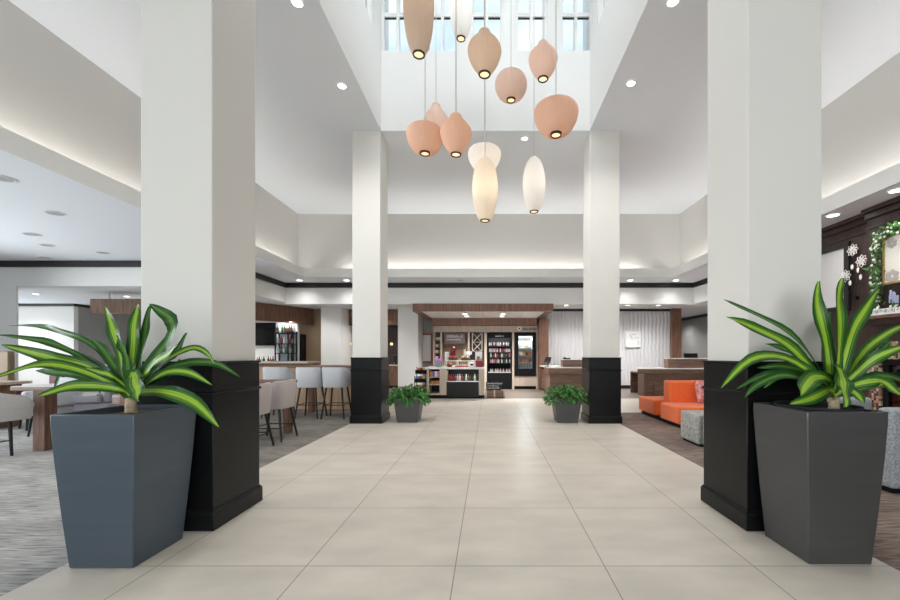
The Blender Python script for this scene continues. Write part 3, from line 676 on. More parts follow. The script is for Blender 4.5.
dracaena(PR, 2.645, [
    ([(829, 385), (798, 340), (762, 317), (724, 300)], .15, .055, 0, .2),
    ([(827, 386), (793, 350), (762, 331), (726, 317)], -.10, .100, 1, .1),
    ([(826, 384), (785, 358), (750, 360), (721, 388)], -.15, .085, 1, .1),
    ([(824, 385), (795, 374), (765, 375), (736, 389)], .10, .060, 0, .1),
    ([(824, 387), (786, 375), (758, 384), (744, 398)], -.20, .055, 0, .1),
    ([(828, 380), (815, 377), (806, 385), (800, 396)], -.26, .125, 1, 0),
    ([(830, 390), (812, 398), (790, 404)], -.22, .090, 1, .05),
    ([(830, 384), (825, 338), (817, 306), (819, 281)], .05, .105, 1, .1),
    ([(835, 384), (840, 334), (838, 304), (842, 278)], -.03, .110, 1, .1),
    ([(838, 384), (850, 338), (864, 311), (879, 289)], .08, .095, 1, .05),
    ([(842, 384), (864, 352), (885, 335), (908, 323)], .12, .075, 1, .1),
    ([(844, 385), (869, 362), (886, 353), (908, 345)], -.12, .085, 1, .1),
    ([(846, 387), (872, 377), (890, 377), (908, 384)], .15, .075, 0, .1),
    ([(848, 387), (876, 381), (891, 388), (908, 401)], -.18, .100, 1, .05),
    ([(838, 368), (841, 378), (843, 390), (846, 407)], -.28, .135, 1, 0),
    ([(846, 388), (857, 395), (864, 404)], -.15, .070, 1, 0),
    ([(828, 386), (806, 362), (788, 350), (765, 344)], .2, .070, 0, .1),
    ([(834, 384), (829, 352), (826, 330), (830, 312)], .25, .085, 0, .1),
    ([(842, 384), (856, 360), (874, 345), (892, 341)], .25, .070, 0, .1),
    ([(830, 386), (805, 372), (782, 366), (757, 368)], .18, .065, 0, .1),
    ([(846, 388), (866, 366), (880, 352), (892, 340)], .02, .06, 0, .3),
    ([(826, 388), (800, 378), (780, 376), (764, 388)], .02, .055, 0, .2),
    ([(846, 392), (862, 388), (882, 384), (905, 392)], .08, .07, 1, .1),
], ((834, 416), (834, 397)))
# dark saucer liner disc showing at the rim of the right planter
MB().lathe([(.205, .915), (.225, .965), (.235, .97), (.235, .96), (.215, .91)], (2.19, 2.645, 0), n=40, caps=False).build('liner_rim', M['black_soft'], PR)

def small_planter(x, y, label, seed):
    random.seed(seed)
    t = thing('potted_foliage', (x, y, 0), label, 'potted plant')
    pm = MB(); hb, ht, h = .195, .262, .47
    def ring(z, hw): return [pm.bm.verts.new((x + sx * hw, y + sy * hw, z)) for sx, sy in ((-1, -1), (1, -1), (1, 1), (-1, 1))]
    rings = [ring(0, hb), ring(h - .03, ht - .006), ring(h, ht), ring(h, ht - .02), ring(h - .08, ht - .03)]
    for A, B in zip(rings, rings[1:]):
        for i in range(4): pm._f([A[i], A[(i + 1) % 4], B[(i + 1) % 4], B[i]])
    pm._f(rings[0][::-1]); pm._f(rings[-1]); pm.build('pot', M['pot_s'], t, bevel=.02, seg=3)
    MB().box(x - ht + .035, x + ht - .035, y - ht + .035, y + ht - .035, h - .079, h - .04).build('soil', M['soil'], t, smooth=0)
    mb = MB(); uvl = mb.bm.loops.layers.uv.new('UVMap')
    for i in range(330):
        a = random.random() * 2 * math.pi; rr = math.sqrt(random.random())
        sx, sy = rr * math.cos(a) * .36, rr * math.sin(a) * .33
        top = .66 - .15 * rr ** 2.2
        c = Vector((x + sx, y + sy, random.uniform(top - .16, top + .05)))
        if rr > .75 and random.random() < .45: c.z = random.uniform(.36, .50)
        out = Vector((math.cos(a), math.sin(a), random.uniform(-.8, .5))); out = (out + Vector((random.uniform(-.6, .6), random.uniform(-.6, .6), 0))).normalized()
        L = random.uniform(.075, .125)
        leaf(mb, uvl, [c, c + out * L * .5 + Vector((0, 0, .012)), c + out * L - Vector((0, 0, .02))], random.uniform(.045, .065), hint=(random.uniform(-.5, .5), random.uniform(-.9, .1), 1), fold=.3, n=5)
    mb.build('foliage', M['foliage'], t, uv=True, smooth=60)
    st = MB()
    for i in range(26):
        a = i * 2.4; rr = .10 + .012 * (i % 9)
        st.tube([(x + .3 * rr * math.cos(a), y + .3 * rr * math.sin(a), .43), (x + rr * .9 * math.cos(a), y + rr * .9 * math.sin(a), .53), (x + rr * 1.5 * math.cos(a), y + rr * 1.5 * math.sin(a), .57)], .005, 5)
    st.build('stems', M['foliage'], t)
small_planter(-1.575, 7.80, 'small grey square planter with leafy green foliage beside the far left column', 11)
small_planter(1.505, 7.74, 'small grey square planter with leafy green foliage beside the far right column', 23)
random.seed(5)

# ------------------------------------------------------------------ barrel stools
def make_stool(label, m_, sb, st, seat, w=.50, d=.48, group=None, lw=.021, name='bar_stool', splay=(.45, .30)):
    """front faces +Y, back towards -Y; sb/st: bottom and top of the wrap-around shell"""
    t = thing(name, (0, 0, 0), label, 'stool', group)
    sh = MB(); nA = 26; th = .045; rows = []
    def fp(a, off, k_):        # rounded-square footprint, a=0 is the back
        ca, sa = math.cos(a), math.sin(a); e = .55
        x = (w / 2 * k_ - off) * math.copysign(abs(sa) ** e, sa); y = -(d / 2 * k_ - off) * math.copysign(abs(ca) ** e, ca); return x, y
    amax = R(128)
    for i in range(nA + 1):
        a = -amax + 2 * amax * i / nA; u = abs(a) / amax
        zt = st - max(0, (u - .50) / .50) ** 1.5 * (st - seat - .10)
        col = []
        for off, z, k_ in ((0, sb, .92), (0, sb + (st - sb) * .35, .97), (0, zt - .02, 1.0), (.01, zt, 1.0), (th - .01, zt, 1.0), (th, zt - .02, 1.0), (th, sb + (st - sb) * .35, .97), (th, sb, .92)):
            x, y = fp(a, off, k_); col.append(sh.bm.verts.new((x, y, min(z, zt))))
        rows.append(col)
    for A, B in zip(rows, rows[1:]):
        for k_ in range(8): sh._f([A[k_], A[(k_ + 1) % 8], B[(k_ + 1) % 8], B[k_]])
    sh._f(rows[0]); sh._f(rows[-1][::-1])
    sh.build('backrest', m_, t, smooth=50)
    def outl(k_, z, n=28):
        o = []
        for i in range(n):
            a = 2 * math.pi * i / n; ca, sa = math.cos(a), math.sin(a); e = .5
            o.append(((w / 2 - .042) * k_ * math.copysign(abs(sa) ** e, sa), -(d / 2 - .042) * k_ * math.copysign(abs(ca) ** e, ca), z))
        return o
    se = MB(); rr = [[se.bm.verts.new(p) for p in outl(k_, z)] for k_, z in ((.86, sb + .005), (.9, seat - .05), (.93, seat - .015), (.86, seat), (.4, seat + .008))]
    for A, B in zip(rr, rr[1:]):
        for i in range(28): se._f([A[i], A[(i + 1) % 28], B[(i + 1) % 28], B[i]])
    se._f(rr[0][::-1]); se._f(rr[-1]); se.build('seat', m_, t, smooth=50)
    q = w * splay[0]; g = w * splay[1]; zs = .28 if st > 1 else .20
    for sx in (-1, 1):
        for sy in (-1, 1):
            MB().cyl((sx * g, sy * g, sb + .02), (sx * q, sy * q, 0), lw, lw * .75, 10).build('leg', M['black_metal'], t)
    f_ = zs / sb; mid = q + (g - q) * f_
    s_ = MB()
    for a, b in (((-mid, -mid), (mid, -mid)), ((mid, -mid), (mid, mid)), ((mid, mid), (-mid, mid)), ((-mid, mid), (-mid, -mid))): s_.cyl((*a, zs), (*b, zs), .009, n=8)
    s_.build('footrest', M['black_metal'], t)
    return t
high = make_stool('pale grey barrel bar stool at the tall table, second from the far left column', M['stool_blue'], .64, 1.05, ( .74), .515, .50, 'tall table bar stools')
high.location = (-3.70, 8.22, 0)
dup(high, (-3.165, 8.22, 0), 0, 'pale grey barrel bar stool at the tall table, nearest the far left column')
dup(high, (-4.42, 8.30, 0), 0, 'pale grey barrel bar stool at the tall table, half hidden behind the mauve stools')
dup(high, (-2.62, 8.40, 0), 0, 'pale grey barrel bar stool half hidden behind the far left column')
low = make_stool('mauve grey barrel stool with its back to the aisle, beside the walnut table leg', M['stool_pink'], .49, .91, .60, .54, .54, 'mauve stools', name='counter_stool')
low.location = (-3.33, 6.12, 0); low.rotation_euler = (0, 0, R(90))
dup(low, (-3.33, 5.42, 0), R(90), 'mauve grey barrel stool at the edge of the near left black pedestal')
lg = make_stool('stone grey barrel chair at the left picture edge beside the walnut table', M['stool_grey'], .475, .853, .58, .68, .60, None, name='counter_stool', splay=(.17, .15))
lg.location = (-6.29, 5.0, 0); lg.rotation_euler = (0, 0, R(-8))

# ------------------------------------------------------------------ tables on the left
def table(name, label, x0, x1, y0, y1, z, legs, mtop, leg_w=.16, th=.05, group=None, top=None):
    t = thing(name, ((x0 + x1) / 2, (y0 + y1) / 2, 0), label, 'table', group)
    MB().box(x0, x1, y0, y1, z - th, z).build('tabletop', mtop, t, bevel=.004)
    if top: MB().box(x0 + .004, x1 - .004, y0 + .004, y1 - .004, z + .0005, z + .008).build('laminate', top, t, smooth=0)
    for lx, ly0, ly1 in legs: MB().box(lx, lx + leg_w, ly0, ly1, 0, z - th).build('leg', M['walnut'], t, bevel=.004)
    return t
M['table_white'] = mat('pale_table_laminate', (.62, .60, .57), .3)
table('dining_table', 'walnut-legged table with pale top behind the near left planter', -6.45, -4.75, 5.32, 5.98, .87, ((-6.17, 5.34, 5.50), (-5.0, 5.34, 5.5)), M['walnut_x'], top=M['table_white'])
table('dining_table', 'walnut table behind the two mauve stools', -4.9, -3.37, 6.50, 6.95, .87, ((-3.41, 6.54, 6.65), (-4.85, 6.54, 6.65)), M['walnut_x'], .11)
table('dining_table', 'pale wood table at the left picture edge beside the maroon chair', -9.9, -8.55, 6.7, 7.4, .82, ((-9.8, 6.75, 7.3), (-8.75, 6.75, 7.3)), M['oak_x'], .12)
table('bar_table', 'tall brown communal table behind the pale grey bar stools', -4.75, -2.72, 8.60, 9.10, 1.06, ((-4.06, 8.85, 9.0), (-2.9, 8.85, 9.0)), M['walnut_x'], .11)

def armchair(name, label, x, y, rz, m_, w, d, seat, top, legm=None, cat='chair', side=None):
    t = thing(name, (0, 0, 0), label, cat)
    MB().box(-w / 2, w / 2, -d / 2, d / 2, seat - .14, seat).build('seat', m_, t, bevel=.03, seg=3)
    MB().box(-w / 2, w / 2, -d / 2, -d / 2 + .10, seat + .002, top).build('backrest', m_, t, bevel=.035, seg=3)
    for sx in (-1, 1):
        MB().box(sx * w / 2 - .05, sx * w / 2 + .05, -d / 2 + .102, d / 2, seat + .002, seat + (top - seat) * .55).build('armrest', side or m_, t, bevel=.03, seg=3)
        for sy in (-1, 1): MB().cyl((sx * (w / 2 - .07), sy * (d / 2 - .07), seat - .13), (sx * (w / 2 - .04), sy * (d / 2 - .04), 0), .022, .014, 10).build('leg', legm or M['black_metal'], t)
    t.location = (x, y, 0); t.rotation_euler = (0, 0, rz); return t
armchair('dining_chair', 'maroon chair behind the pale topped table on the left', -8.0, 7.05, R(150), M['maroon'], .52, .50, .48, .94)
armchair('dining_chair', 'pale blue grey chair right of the maroon chair', -7.10, 6.45, R(170), M['stool_blue'], .46, .5, .48, .92)
armchair('lounge_chair', 'grey lilac low chair behind the table leg, just left of the planter', -6.50, 6.65, R(100), M['lilac'], .50, .50, .52, .74)
armchair('lounge_chair', 'pale lounge chair with pinkish wooden arms behind the near left plant', -5.62, 6.55, R(80), M['stool_blue'], .62, .6, .50, .82, side=M['walnut_x'])
armchair('lounge_chair', 'pale blue grey lounge chair far behind the near left plant by the grey wall', -12.3, 12.6, R(170), M['stool_blue'], .8, .8, .5, 1.0)
bp_ = thing('booth_seat', (-10.5, 7.9, 0), 'tan high-backed booth seat at the left picture edge', 'booth')
MB().box(-11.2, -9.86, 7.55, 8.1, 0, .48).build('seat', M['maroon'], bp_, bevel=.02); MB().box(-11.2, -9.86, 8.102, 8.22, 0, 1.38).build('backrest', M['tan_wall'], bp_, bevel=.02)
# walnut bulkhead hanging from the low ceiling over the left lounge
bx_ = thing('hanging_bulkhead', (-10.2, 11.35, ZW(313, 11.2)), 'walnut clad box hanging from the ceiling above the left lounge', 'bulkhead'); MB().box(XW(90, 11.2), -9.0, 11.2, 11.5, ZW(313, 11.2), ZW(298.8, 11.2)).build('cladding', M['walnut_pale'], bx_, bevel=.004); [MB().cyl((x, 11.35, ZW(298.9, 11.2)), (x, 11.35, ZL), .03).build('hanger', M['white_metal'], bx_) for x in (-10.9, -9.4)]; tag(bx_, 'walnut clad box hanging from the ceiling above the left lounge', 'bulkhead')

# ------------------------------------------------------------------ bar
bar = thing('bar_counter', (-5.4, 9.7, 0), 'long bar counter with tan front and pale wood top behind the stools', 'bar counter')
MB().box(-7.2, -2.85, 9.45, 9.95, 0, 1.02).build('front_panel', M['tan_wood'], bar, smooth=0)
MB().box(-7.25, -4.3, 9.36, 10.05, 1.10, 1.145).build('bar_top', M['oak_x'], bar, bevel=.004)
MB().box(-7.2, -4.25, 9.5, 9.9, 1.02, 1.10).build('riser', M['walnut_x'], bar, smooth=0)
MB().box(-4.2, -2.83, 9.40, 10.0, 1.02, 1.05).build('low_top', M['walnut_x'], bar, smooth=0)
# angled walnut fascia over the back bar
fa = MB(); a0, a1 = Vector((-8.75, 11.75)), Vector((-6.73, 15.2)); nn = Vector((a1.y - a0.y, -(a1.x - a0.x))).normalized() * -.12
fa.prism([(a0.x, a0.y), (a1.x, a1.y), (a1.x + nn.x, a1.y + nn.y), (a0.x + nn.x, a0.y + nn.y)], 2.47, ZL - .002)
tag(fa.build('bar_fascia', M['walnut'], bevel=.004), 'walnut fascia panel slanting back above the bar shelves', 'fascia')
Yb = 14.6
tv = thing('television', (XW(262, Yb), Yb, 1.6), 'black wall television beside the bottle shelves', 'television')
MB().box(XW(249, Yb), XW(275, Yb), Yb + .04, Yb + .10, ZW(345.5, Yb), ZW(322.5, Yb)).build('screen', M['screen'], tv, bevel=.006); MB().box(XW(258, Yb), XW(266, Yb), Yb + .101, Yb + .149, 1.8, 2.2).build('wall_bracket', M['black_metal'], tv)
Ys = 14.3
sh = thing('bottle_shelf', (XW(285, Ys), Ys, 0), 'black metal bottle shelf with glass tiers behind the bar', 'shelf')
xa, xb = XW(274.5, Ys), XW(293.5, Ys)
fr = MB()
for x in (xa, xb - .04, (xa + xb) / 2 + .12):
    for y in (Ys, Ys + .26): fr.box(x, x + .04, y, y + .04, .95, ZW(331, Ys))
fr.build('frame', M['black_metal'], sh)
tiers = [ZW(p_, Ys) for p_ in (361, 353, 343.5, 333)]
for z in tiers: MB().box(xa, xb, Ys - .01, Ys + .31, z - .03, z).build('shelf', M['black_metal'], sh)
MB().box(xa, xb, Ys + .302, Ys + .31, 1.0, ZW(331, Ys)).build('back_panel', M['frost'], sh, smooth=0)
area('bottle_shelf_lamp', ((xa + xb) / 2, Ys + .06, tiers[3] + .42), (R(20), 0, 0), .6, .05, 10, (.92, .96, 1))
bb = thing('back_bar_cabinet', (-8.0, 14.4, 0), 'walnut back bar cabinet below the bottle shelf', 'cabinet')
MB().box(-9.2, -7.08, 14.05, 14.74, 0, .92).build('body', M['walnut'], bb, bevel=.004); MB().box(-9.2, -7.06, 14.0, 14.74, .92, .95).build('worktop', M['counter'], bb, bevel=.004)
for i in range(3): MB().box(-9.15 + i * .69, -8.5 + i * .69, 14.03, 14.048, .1, .88).build('door', M['walnut'], bb, bevel=.003)
# tall black panel right of the shelf
tag(MB().box(XW(299, 14.9), XW(302.5, 14.9), 14.9, 15.2, ZW(362, 14.9), ZW(334, 14.9)).build('wall_panel', M['black'], bevel=.01), 'tall narrow black panel right of the bottle shelf', 'panel')

def bottle_mesh(name, m_, h, r, neck=.35, lab=None):
    b = MB(); b.lathe([(r * .9, 0), (r, .01), (r, h * .58), (r * .85, h * .66), (r * neck, h * .78), (r * neck, h * .97), (r * neck * 1.2, h * .975), (r * neck * 1.2, h)], n=12)
    return b.build(name, m_)
def place_row(protos, xs_, y, z, label, cat, group, jitter=.01):
    for i, x in enumerate(xs_):
        src = protos[i % len(protos)] if not callable(protos) else protos(i)
        o = src.copy() if src.get('used') else src
        if src.get('used'): COL.objects.link(o)
        src['used'] = 1
        o.location = (x, y + random.uniform(-jitter, jitter), z); tag(o, label, cat, group)
def lin(a, b, n): return [a + (b - a) * (i + .5) / n for i in range(n)]
bt = [bottle_mesh('bottle', M[m_], h, r) for m_, h, r in (('dark_glass', .30, .040), ('clear_b', .28, .042), ('amber', .31, .038), ('red_b', .27, .042), ('green_glass', .32, .036), ('white_b', .26, .042))]
place_row(lambda i: bt[(i * 5 + i // 3) % 6], lin(xa, xb, 8), Ys + .13, tiers[3], 'bottle standing on the top tier of the black bar shelf', 'bottle', 'bottles on the top bar shelf tier')
place_row(lambda i: bt[(i * 2 + 1) % 6], lin(xa + .02, xb - .02, 6), Ys + .13, tiers[2], 'bottle on the second tier from the top of the black bar shelf', 'bottle', 'bottles on the second bar shelf tier')
place_row(lambda i: bt[(i * 3 + 1) % 6], lin(xa + .02, xb - .02, 6), Ys + .13, tiers[1], 'bottle on the third tier of the black bar shelf', 'bottle', 'bottles on the third bar shelf tier')
place_row(lambda i: bt[(i * 5 + 3) % 6], lin(XW(256, 14.3), XW(274, 14.3), 8), 14.3, .95, 'bottle on the back bar worktop under the television', 'bottle', 'bottles under the television')

# coffee station in the niche
cs = thing('coffee_cabinet', (-4.4, 15.6, 0), 'walnut coffee station cabinet behind the far left column', 'cabinet')
MB().box(-5.46, -3.33, 15.35, 15.98, .1, .88).build('body', M['walnut'], cs, bevel=.004); MB().box(-5.46, -3.33, 15.42, 15.98, 0, .1).build('plinth', M['black'], cs)
MB().box(-5.46, -3.33, 15.32, 15.98, .88, .92).build('worktop', M['oak_x'], cs, bevel=.004)
uc = thing('wall_cabinet', (-4.4, 15.7, 2.45), 'walnut wall cabinet above the coffee station', 'cabinet')
MB().box(-5.46, -3.33, 15.4, 15.98, 2.46, ZL - .005).build('body', M['walnut'], uc, bevel=.004)
for i in range(3): MB().box(-5.44 + i * .7, -4.76 + i * .7, 15.375, 15.398, 2.48, ZL - .04).build('door', M['walnut'], uc, bevel=.003)
def sconce(x, label):
    z = ZW(344, 15.6); t = thing('pendant_light', (x, 15.6, z), label, 'small lamp', 'coffee station lamps')
    MB().ball((x, 15.6, z), .055, u=14, v=10).build('globe', M['bulb'], t); MB().cyl((x, 15.6, z + .045), (x, 15.6, 2.459), .008).build('stem', M['black_metal'], t)
sconce(XW(350, 15.6), 'small glowing globe lamp over the coffee station left of the far left column'); sconce(XW(391.5, 15.6), 'small glowing globe lamp over the coffee station right of the far left column')
cm = thing('coffee_urn', (XW(395, 15.6), 15.6, .92), 'dark coffee urn on the coffee station worktop', 'coffee urn')
c_ = cm.location; MB().lathe([(.10, 0), (.11, .03), (.10, .06), (.10, .30), (.11, .32), (.05, .40)], c_, n=18).build('body', M['black_soft'], cm); MB().cyl((c_.x, c_.y - .09, .98), (c_.x, c_.y - .16, .98), .012).build('tap', M['steel'], cm)
fc = MB(); fx = XW(345, 15.6); fc.tube([(fx, 15.6, .92), (fx, 15.6, 1.18), (fx + .04, 15.6, 1.28), (fx + .12, 15.6, 1.30), (fx + .18, 15.6, 1.24), (fx + .19, 15.6, 1.12)], .02); tag(fc.build('faucet', M['black_metal']), 'black gooseneck faucet on the coffee station', 'faucet')

# ------------------------------------------------------------------ market
cn = thing('market_canopy', (-.2, 13.6, 2.65), 'walnut canopy with white lit ceiling over the market', 'canopy')
fr = MB(); X0, X1, Y0, Y1 = -2.36, 1.99, 12.2, 14.98; Zb, Zt = 2.65, 2.89
fr.box(X0, X1, Y0, Y0 + .07, Zb, Zt); fr.box(X0, X0 + .24, Y0 + .07, Y1, Zb, Zt); fr.box(X1 - .24, X1, Y0 + .07, Y1, Zb, Zt)
fr.build('frame', M['walnut'], cn, bevel=.004)
MB().box(X0 + .24, X1 - .24, Y1 - .42, Y1, 2.40, 2.66).build('back_band', M['walnut'], cn, smooth=0)
cp = MB(); npan = 6
for i in range(npan):
    xx0 = X0 + .24 + (X1 - X0 - .48) * i / npan; cp.box(xx0 + .006, xx0 + (X1 - X0 - .48) / npan - .006, Y0 + .07, Y1 - .42, 2.66, 2.70)
cp.build('ceiling_panel', M['white'], cn, smooth=0)
MB().box(X0 + .24, X1 - .24, Y0 + .07, Y1, 2.721, 2.75).build('backing', M['black_soft'], cn, smooth=0)
md = make_downlight(.11, M['down'], 230, 'lit downlight in the market canopy ceiling, front left', 'market canopy downlights'); md.location = (XW(465, 13.1), 13.1, 2.66)
dup(md, (XW(503, 13.1), 13.1, 2.66), 0, 'lit downlight in the market canopy ceiling, front right'); dup(md, (XW(467, 13.8), 13.8, 2.66), 0, 'lit downlight in the market canopy ceiling, back left'); dup(md, (XW(502, 13.8), 13.8, 2.66), 0, 'lit downlight in the market canopy ceiling, back right')
struct('trim_canopy_post', MB().box(1.86, 2.22, 14.7, 15.3, 0, 2.648), M['walnut'], bevel=.005)

YM = 15.0; KM = YM / FPX
def MX(px): return (px - VX) * KM
def MZ(py): return CH + (HY - py) * KM
mu = thing('market_shelving', (-.2, 15.25, 0), 'pale wood market wall unit with shelves, niche and bottle rack', 'shelving')
MB().box(MX(433), MX(537.7), YM, 15.49, MZ(332), MZ(325)).build('header', M['light_wood'], mu, smooth=0)
for a, b in ((433, 434.6), (440.3, 441.8), (467.8, 469.5), (484.3, 486.8), (512.2, 514.3), (536.2, 537.7)): MB().box(MX(a), MX(b), YM, 15.49, 0, MZ(332) - .001).build('upright', M['light_wood'], mu, smooth=0)
MB().box(MX(434.6), MX(484.3), 15.44, 15.49, 0, MZ(332)).build('back_panel', M['tan_wall'], mu, smooth=0)
for p_ in (340, 347, 353, 359, 369): MB().box(MX(434.6), MX(440.3), YM + .05, 15.44, MZ(p_) - .03, MZ(p_)).build('shelf', M['walnut'], mu, smooth=0)
MB().box(MX(434.6), MX(440.3), 15.42, 15.439, 0, MZ(332)).build('dark_back', M['espresso'], mu, smooth=0); MB().box(MX(469.5), MX(484.3), 15.40, 15.439, 0, MZ(332)).build('dark_back', M['espresso'], mu, smooth=0)
MB().box(MX(441.8), MX(467.8), YM + .02, 15.44, .84, .9).build('niche_counter', M['light_wood'], mu, smooth=0); MB().box(MX(441.8), MX(484.3), YM + .02, YM + .05, 0, .84).build('niche_door', M['light_wood'], mu, smooth=0)
rk = MB()   # X-shaped wine rack
rx0, rx1 = MX(472.6), MX(481.5)
for zt_, zb_ in ((MZ(333), MZ(342)), (MZ(342), MZ(351))):
    for a, b in (((rx0, zb_), (rx1, zt_)), ((rx0, zt_), (rx1, zb_))):
        dx, dz = b[0] - a[0], b[1] - a[1]; L = math.hypot(dx, dz); nx, nz = -dz / L * .012, dx / L * .012
        rk.hexa([(a[0] - nx, YM + .02, a[1] - nz), (b[0] - nx, YM + .02, b[1] - nz), (b[0] - nx, YM + .30, b[1] - nz), (a[0] - nx, YM + .30, a[1] - nz)], [(a[0] + nx, YM + .02, a[1] + nz), (b[0] + nx, YM + .02, b[1] + nz), (b[0] + nx, YM + .30, b[1] + nz), (a[0] + nx, YM + .30, a[1] + nz)])
    rk.box(rx0 - .02, rx1 + .02, YM + .015, YM + .31, zb_ - .012, zb_ + .012)
rk.box(rx0 - .03, rx0, YM + .01, YM + .31, MZ(351), MZ(332)); rk.box(rx1, rx1 + .03, YM + .01, YM + .31, MZ(351), MZ(332))
rk.build('bottle_rack', M['light_wood'], mu)
MB().box(MX(514.3), MX(536.2), YM + .01, 15.49, .12, MZ(376.2)).build('base_panel', M['light_wood'], mu, smooth=0); MB().box(MX(514.3), MX(536.2), YM + .05, 15.49, 0, .12).build('toe_kick', M['black'], mu, smooth=0)
# shop logo and name on the header
def text(body, loc, size, m_, rot, parent=None, name='lettering', ext=.006, shear=0, align='CENTER', space=1):
    c = bpy.data.curves.new(name, 'FONT'); c.body = body; c.size = size; c.extrude = ext; c.align_x = align; c.shear = shear; c.space_character = space; c.resolution_u = 3
    tmp = bpy.data.objects.new('tmp', c); COL.objects.link(tmp); bpy.context.view_layer.update()
    me = bpy.data.meshes.new_from_object(tmp.evaluated_get(bpy.context.evaluated_depsgraph_get())); COL.objects.unlink(tmp); bpy.data.objects.remove(tmp)
    me.materials.clear(); me.materials.append(m_)
    o = bpy.data.objects.new(name, me); COL.objects.link(o); o.rotation_euler = rot
    if parent is not None:
        o.parent = parent; o.location = Vector(loc) - parent.location
    else: o.location = loc
    return o
sg = thing('shop_sign', (MX(527), YM - .01, MZ(329)), 'round emblem and raised lettering above the glass fridge', 'sign')
MB().cyl((MX(519.3), YM - .002, MZ(328.6)), (MX(519.3), YM - .03, MZ(328.6)), .085, n=24).build('emblem', M['ivory'], sg)
MB().cyl((MX(519.3), YM - .03, MZ(328.6)), (MX(519.3), YM - .04, MZ(328.6)), .032, n=16).build('emblem_dot', M['black_soft'], sg)
text('the shop', (MX(529.5), YM - .02, MZ(330.3)), .155, M['black_soft'], (R(90), 0, 0), sg, 'lettering')
ns = thing('wall_sign', (MX(454), YM + .1, MZ(343)), 'mauve grey plank sign in the market niche', 'sign')
MB().box(MX(444), MX(465), YM + .08, YM + .11, MZ(343.5), MZ(333)).build('board', M['sign'], ns, bevel=.004)
MB().box(MX(448), MX(448.6), YM + .1, 15.44, MZ(334), MZ(333.4)).build('bracket', M['black_metal'], ns)
def scribble(parent, x0, x1, y, z, h, n, m_, name='lettering', r=.008):
    s_ = MB(); w = (x1 - x0) / n
    for i in range(n):
        x = x0 + i * w; q = [(x + w * .15, z), (x + w * .15, z + h), (x + w * .65, z + h * random.choice((1, .5, 0))), (x + w * .65, z)]
        s_.tube([(a, y, b) for a, b in q], r, 5)
    s_.build(name, m_, parent)
scribble(ns, MX(446.5), MX(463), YM + .078, MZ(337.6), .11, 11, M['chalk']); scribble(ns, MX(446.5), MX(461), YM + .078, MZ(340.3), .06, 12, M['chalk'], r=.006)

# black open cooler
oc = thing('open_cooler', ((MX(487) + MX(512)) / 2, 15.2, 0), 'tall black open cooler with five rows of drinks', 'cooler')
x0, x1 = MX(487.0), MX(512.0)
bx = MB(); bx.box(x0, x0 + .04, YM + .005, 15.49, 0, MZ(332.5)); bx.box(x1 - .04, x1, YM + .005, 15.49, 0, MZ(332.5)); bx.box(x0 + .04, x1 - .04, YM + .005, 15.49, MZ(337.5), MZ(332.5)); bx.box(x0 + .04, x1 - .04, 15.45, 15.49, 0, MZ(337.5)); bx.box(x0 + .04, x1 - .04, YM - .02, 15.45, 0, .62)
bx.build('body', M['black'], oc, bevel=.004)
rows = [1.64, 1.41, 1.22, 1.0, .67]
for z in rows[:4]: MB().box(x0 + .04, x1 - .04, YM + .06, 15.45, z - .02, z).build('shelf', M['black_metal'], oc, smooth=0)
MB().box(x0 + .04, x1 - .04, YM - .015, YM + .03, .63, .66).build('front_rail', M['steel'], oc, smooth=0)
scribble(oc, MX(495.5), MX(504), YM + .004, MZ(336.6), .05, 9, M['chalk'], r=.006)
area('cooler_lamp', ((x0 + x1) / 2, YM + .10, MZ(338)), (R(25), 0, 0), .8, .05, 9, (.95, .98, 1))
sb = [bottle_mesh('drink_bottle', M[m_], .155, .024, .45) for m_ in ('cap_grey', 'clear_b', 'dark_red', 'dark_glass', 'amber', 'green_glass', 'dull_pink')]
pick = [(0, 1, 3, 0, 2, 1, 0, 1, 3, 0, 2, 0, 1, 3), (1, 0, 6, 0, 6, 0, 2, 1, 2, 2, 6, 0, 1, 1), (3, 1, 3, 2, 0, 2, 3, 4, 0, 5, 5, 3, 2, 6), (3, 6, 1, 6, 2, 6, 1, 3, 1, 3, 5, 1, 3, 1), (3, 1, 0, 3, 0, 0, 6, 0, 2, 0, 3, 0, 6, 0)]
names = ('top', 'second', 'third', 'fourth', 'bottom')
for z, pk, nm in zip(rows, pick, names):
    place_row(lambda i, pk=pk: sb[pk[i]], lin(x0 + .06, x1 - .05, 14), YM + .11, z if nm != 'bottom' else .621, 'small drink bottle on the %s row of the black open cooler' % nm, 'bottle', 'drinks on the %s cooler row' % nm, .004)

# glass-door fridge
fg = thing('display_fridge', (MX(525), 15.25, MZ(376)), 'black glass-door fridge with lit white inside and packed food', 'fridge')
x0, x1 = MX(514.6), MX(536.0); g0, g1, gz0, gz1 = MX(518.3), MX(532.3), MZ(368.5), MZ(335.8); z0, z1 = MZ(375.9), MZ(332.4)
bx = MB(); bx.box(x0, g0, YM - .03, 15.48, z0, z1); bx.box(g1, x1, YM - .03, 15.48, z0, z1); bx.box(g0, g1, YM - .03, 15.48, gz1, z1); bx.box(g0, g1, YM - .03, 15.48, z0, gz0)
bx.build('body', M['black'], fg, bevel=.004)
ins = MB(); ins.box(g0, g1, 15.44, 15.48, gz0, gz1); ins.box(g0, g0 + .01, YM + .02, 15.44, gz0, gz1); ins.box(g1 - .01, g1, YM + .02, 15.44, gz0, gz1); ins.box(g0, g1, YM + .02, 15.44, gz0, gz0 + .01)
ins.build('lining', M['fridge_in'], fg, smooth=0)
MB().box(g0 + .03, g1 - .03, YM + .08, YM + .14, gz1 - .07, gz1 - .02).build('lamp_tube', mat('fridge_lamp', (.93, .97, 1), emit=2.2), fg, smooth=0)
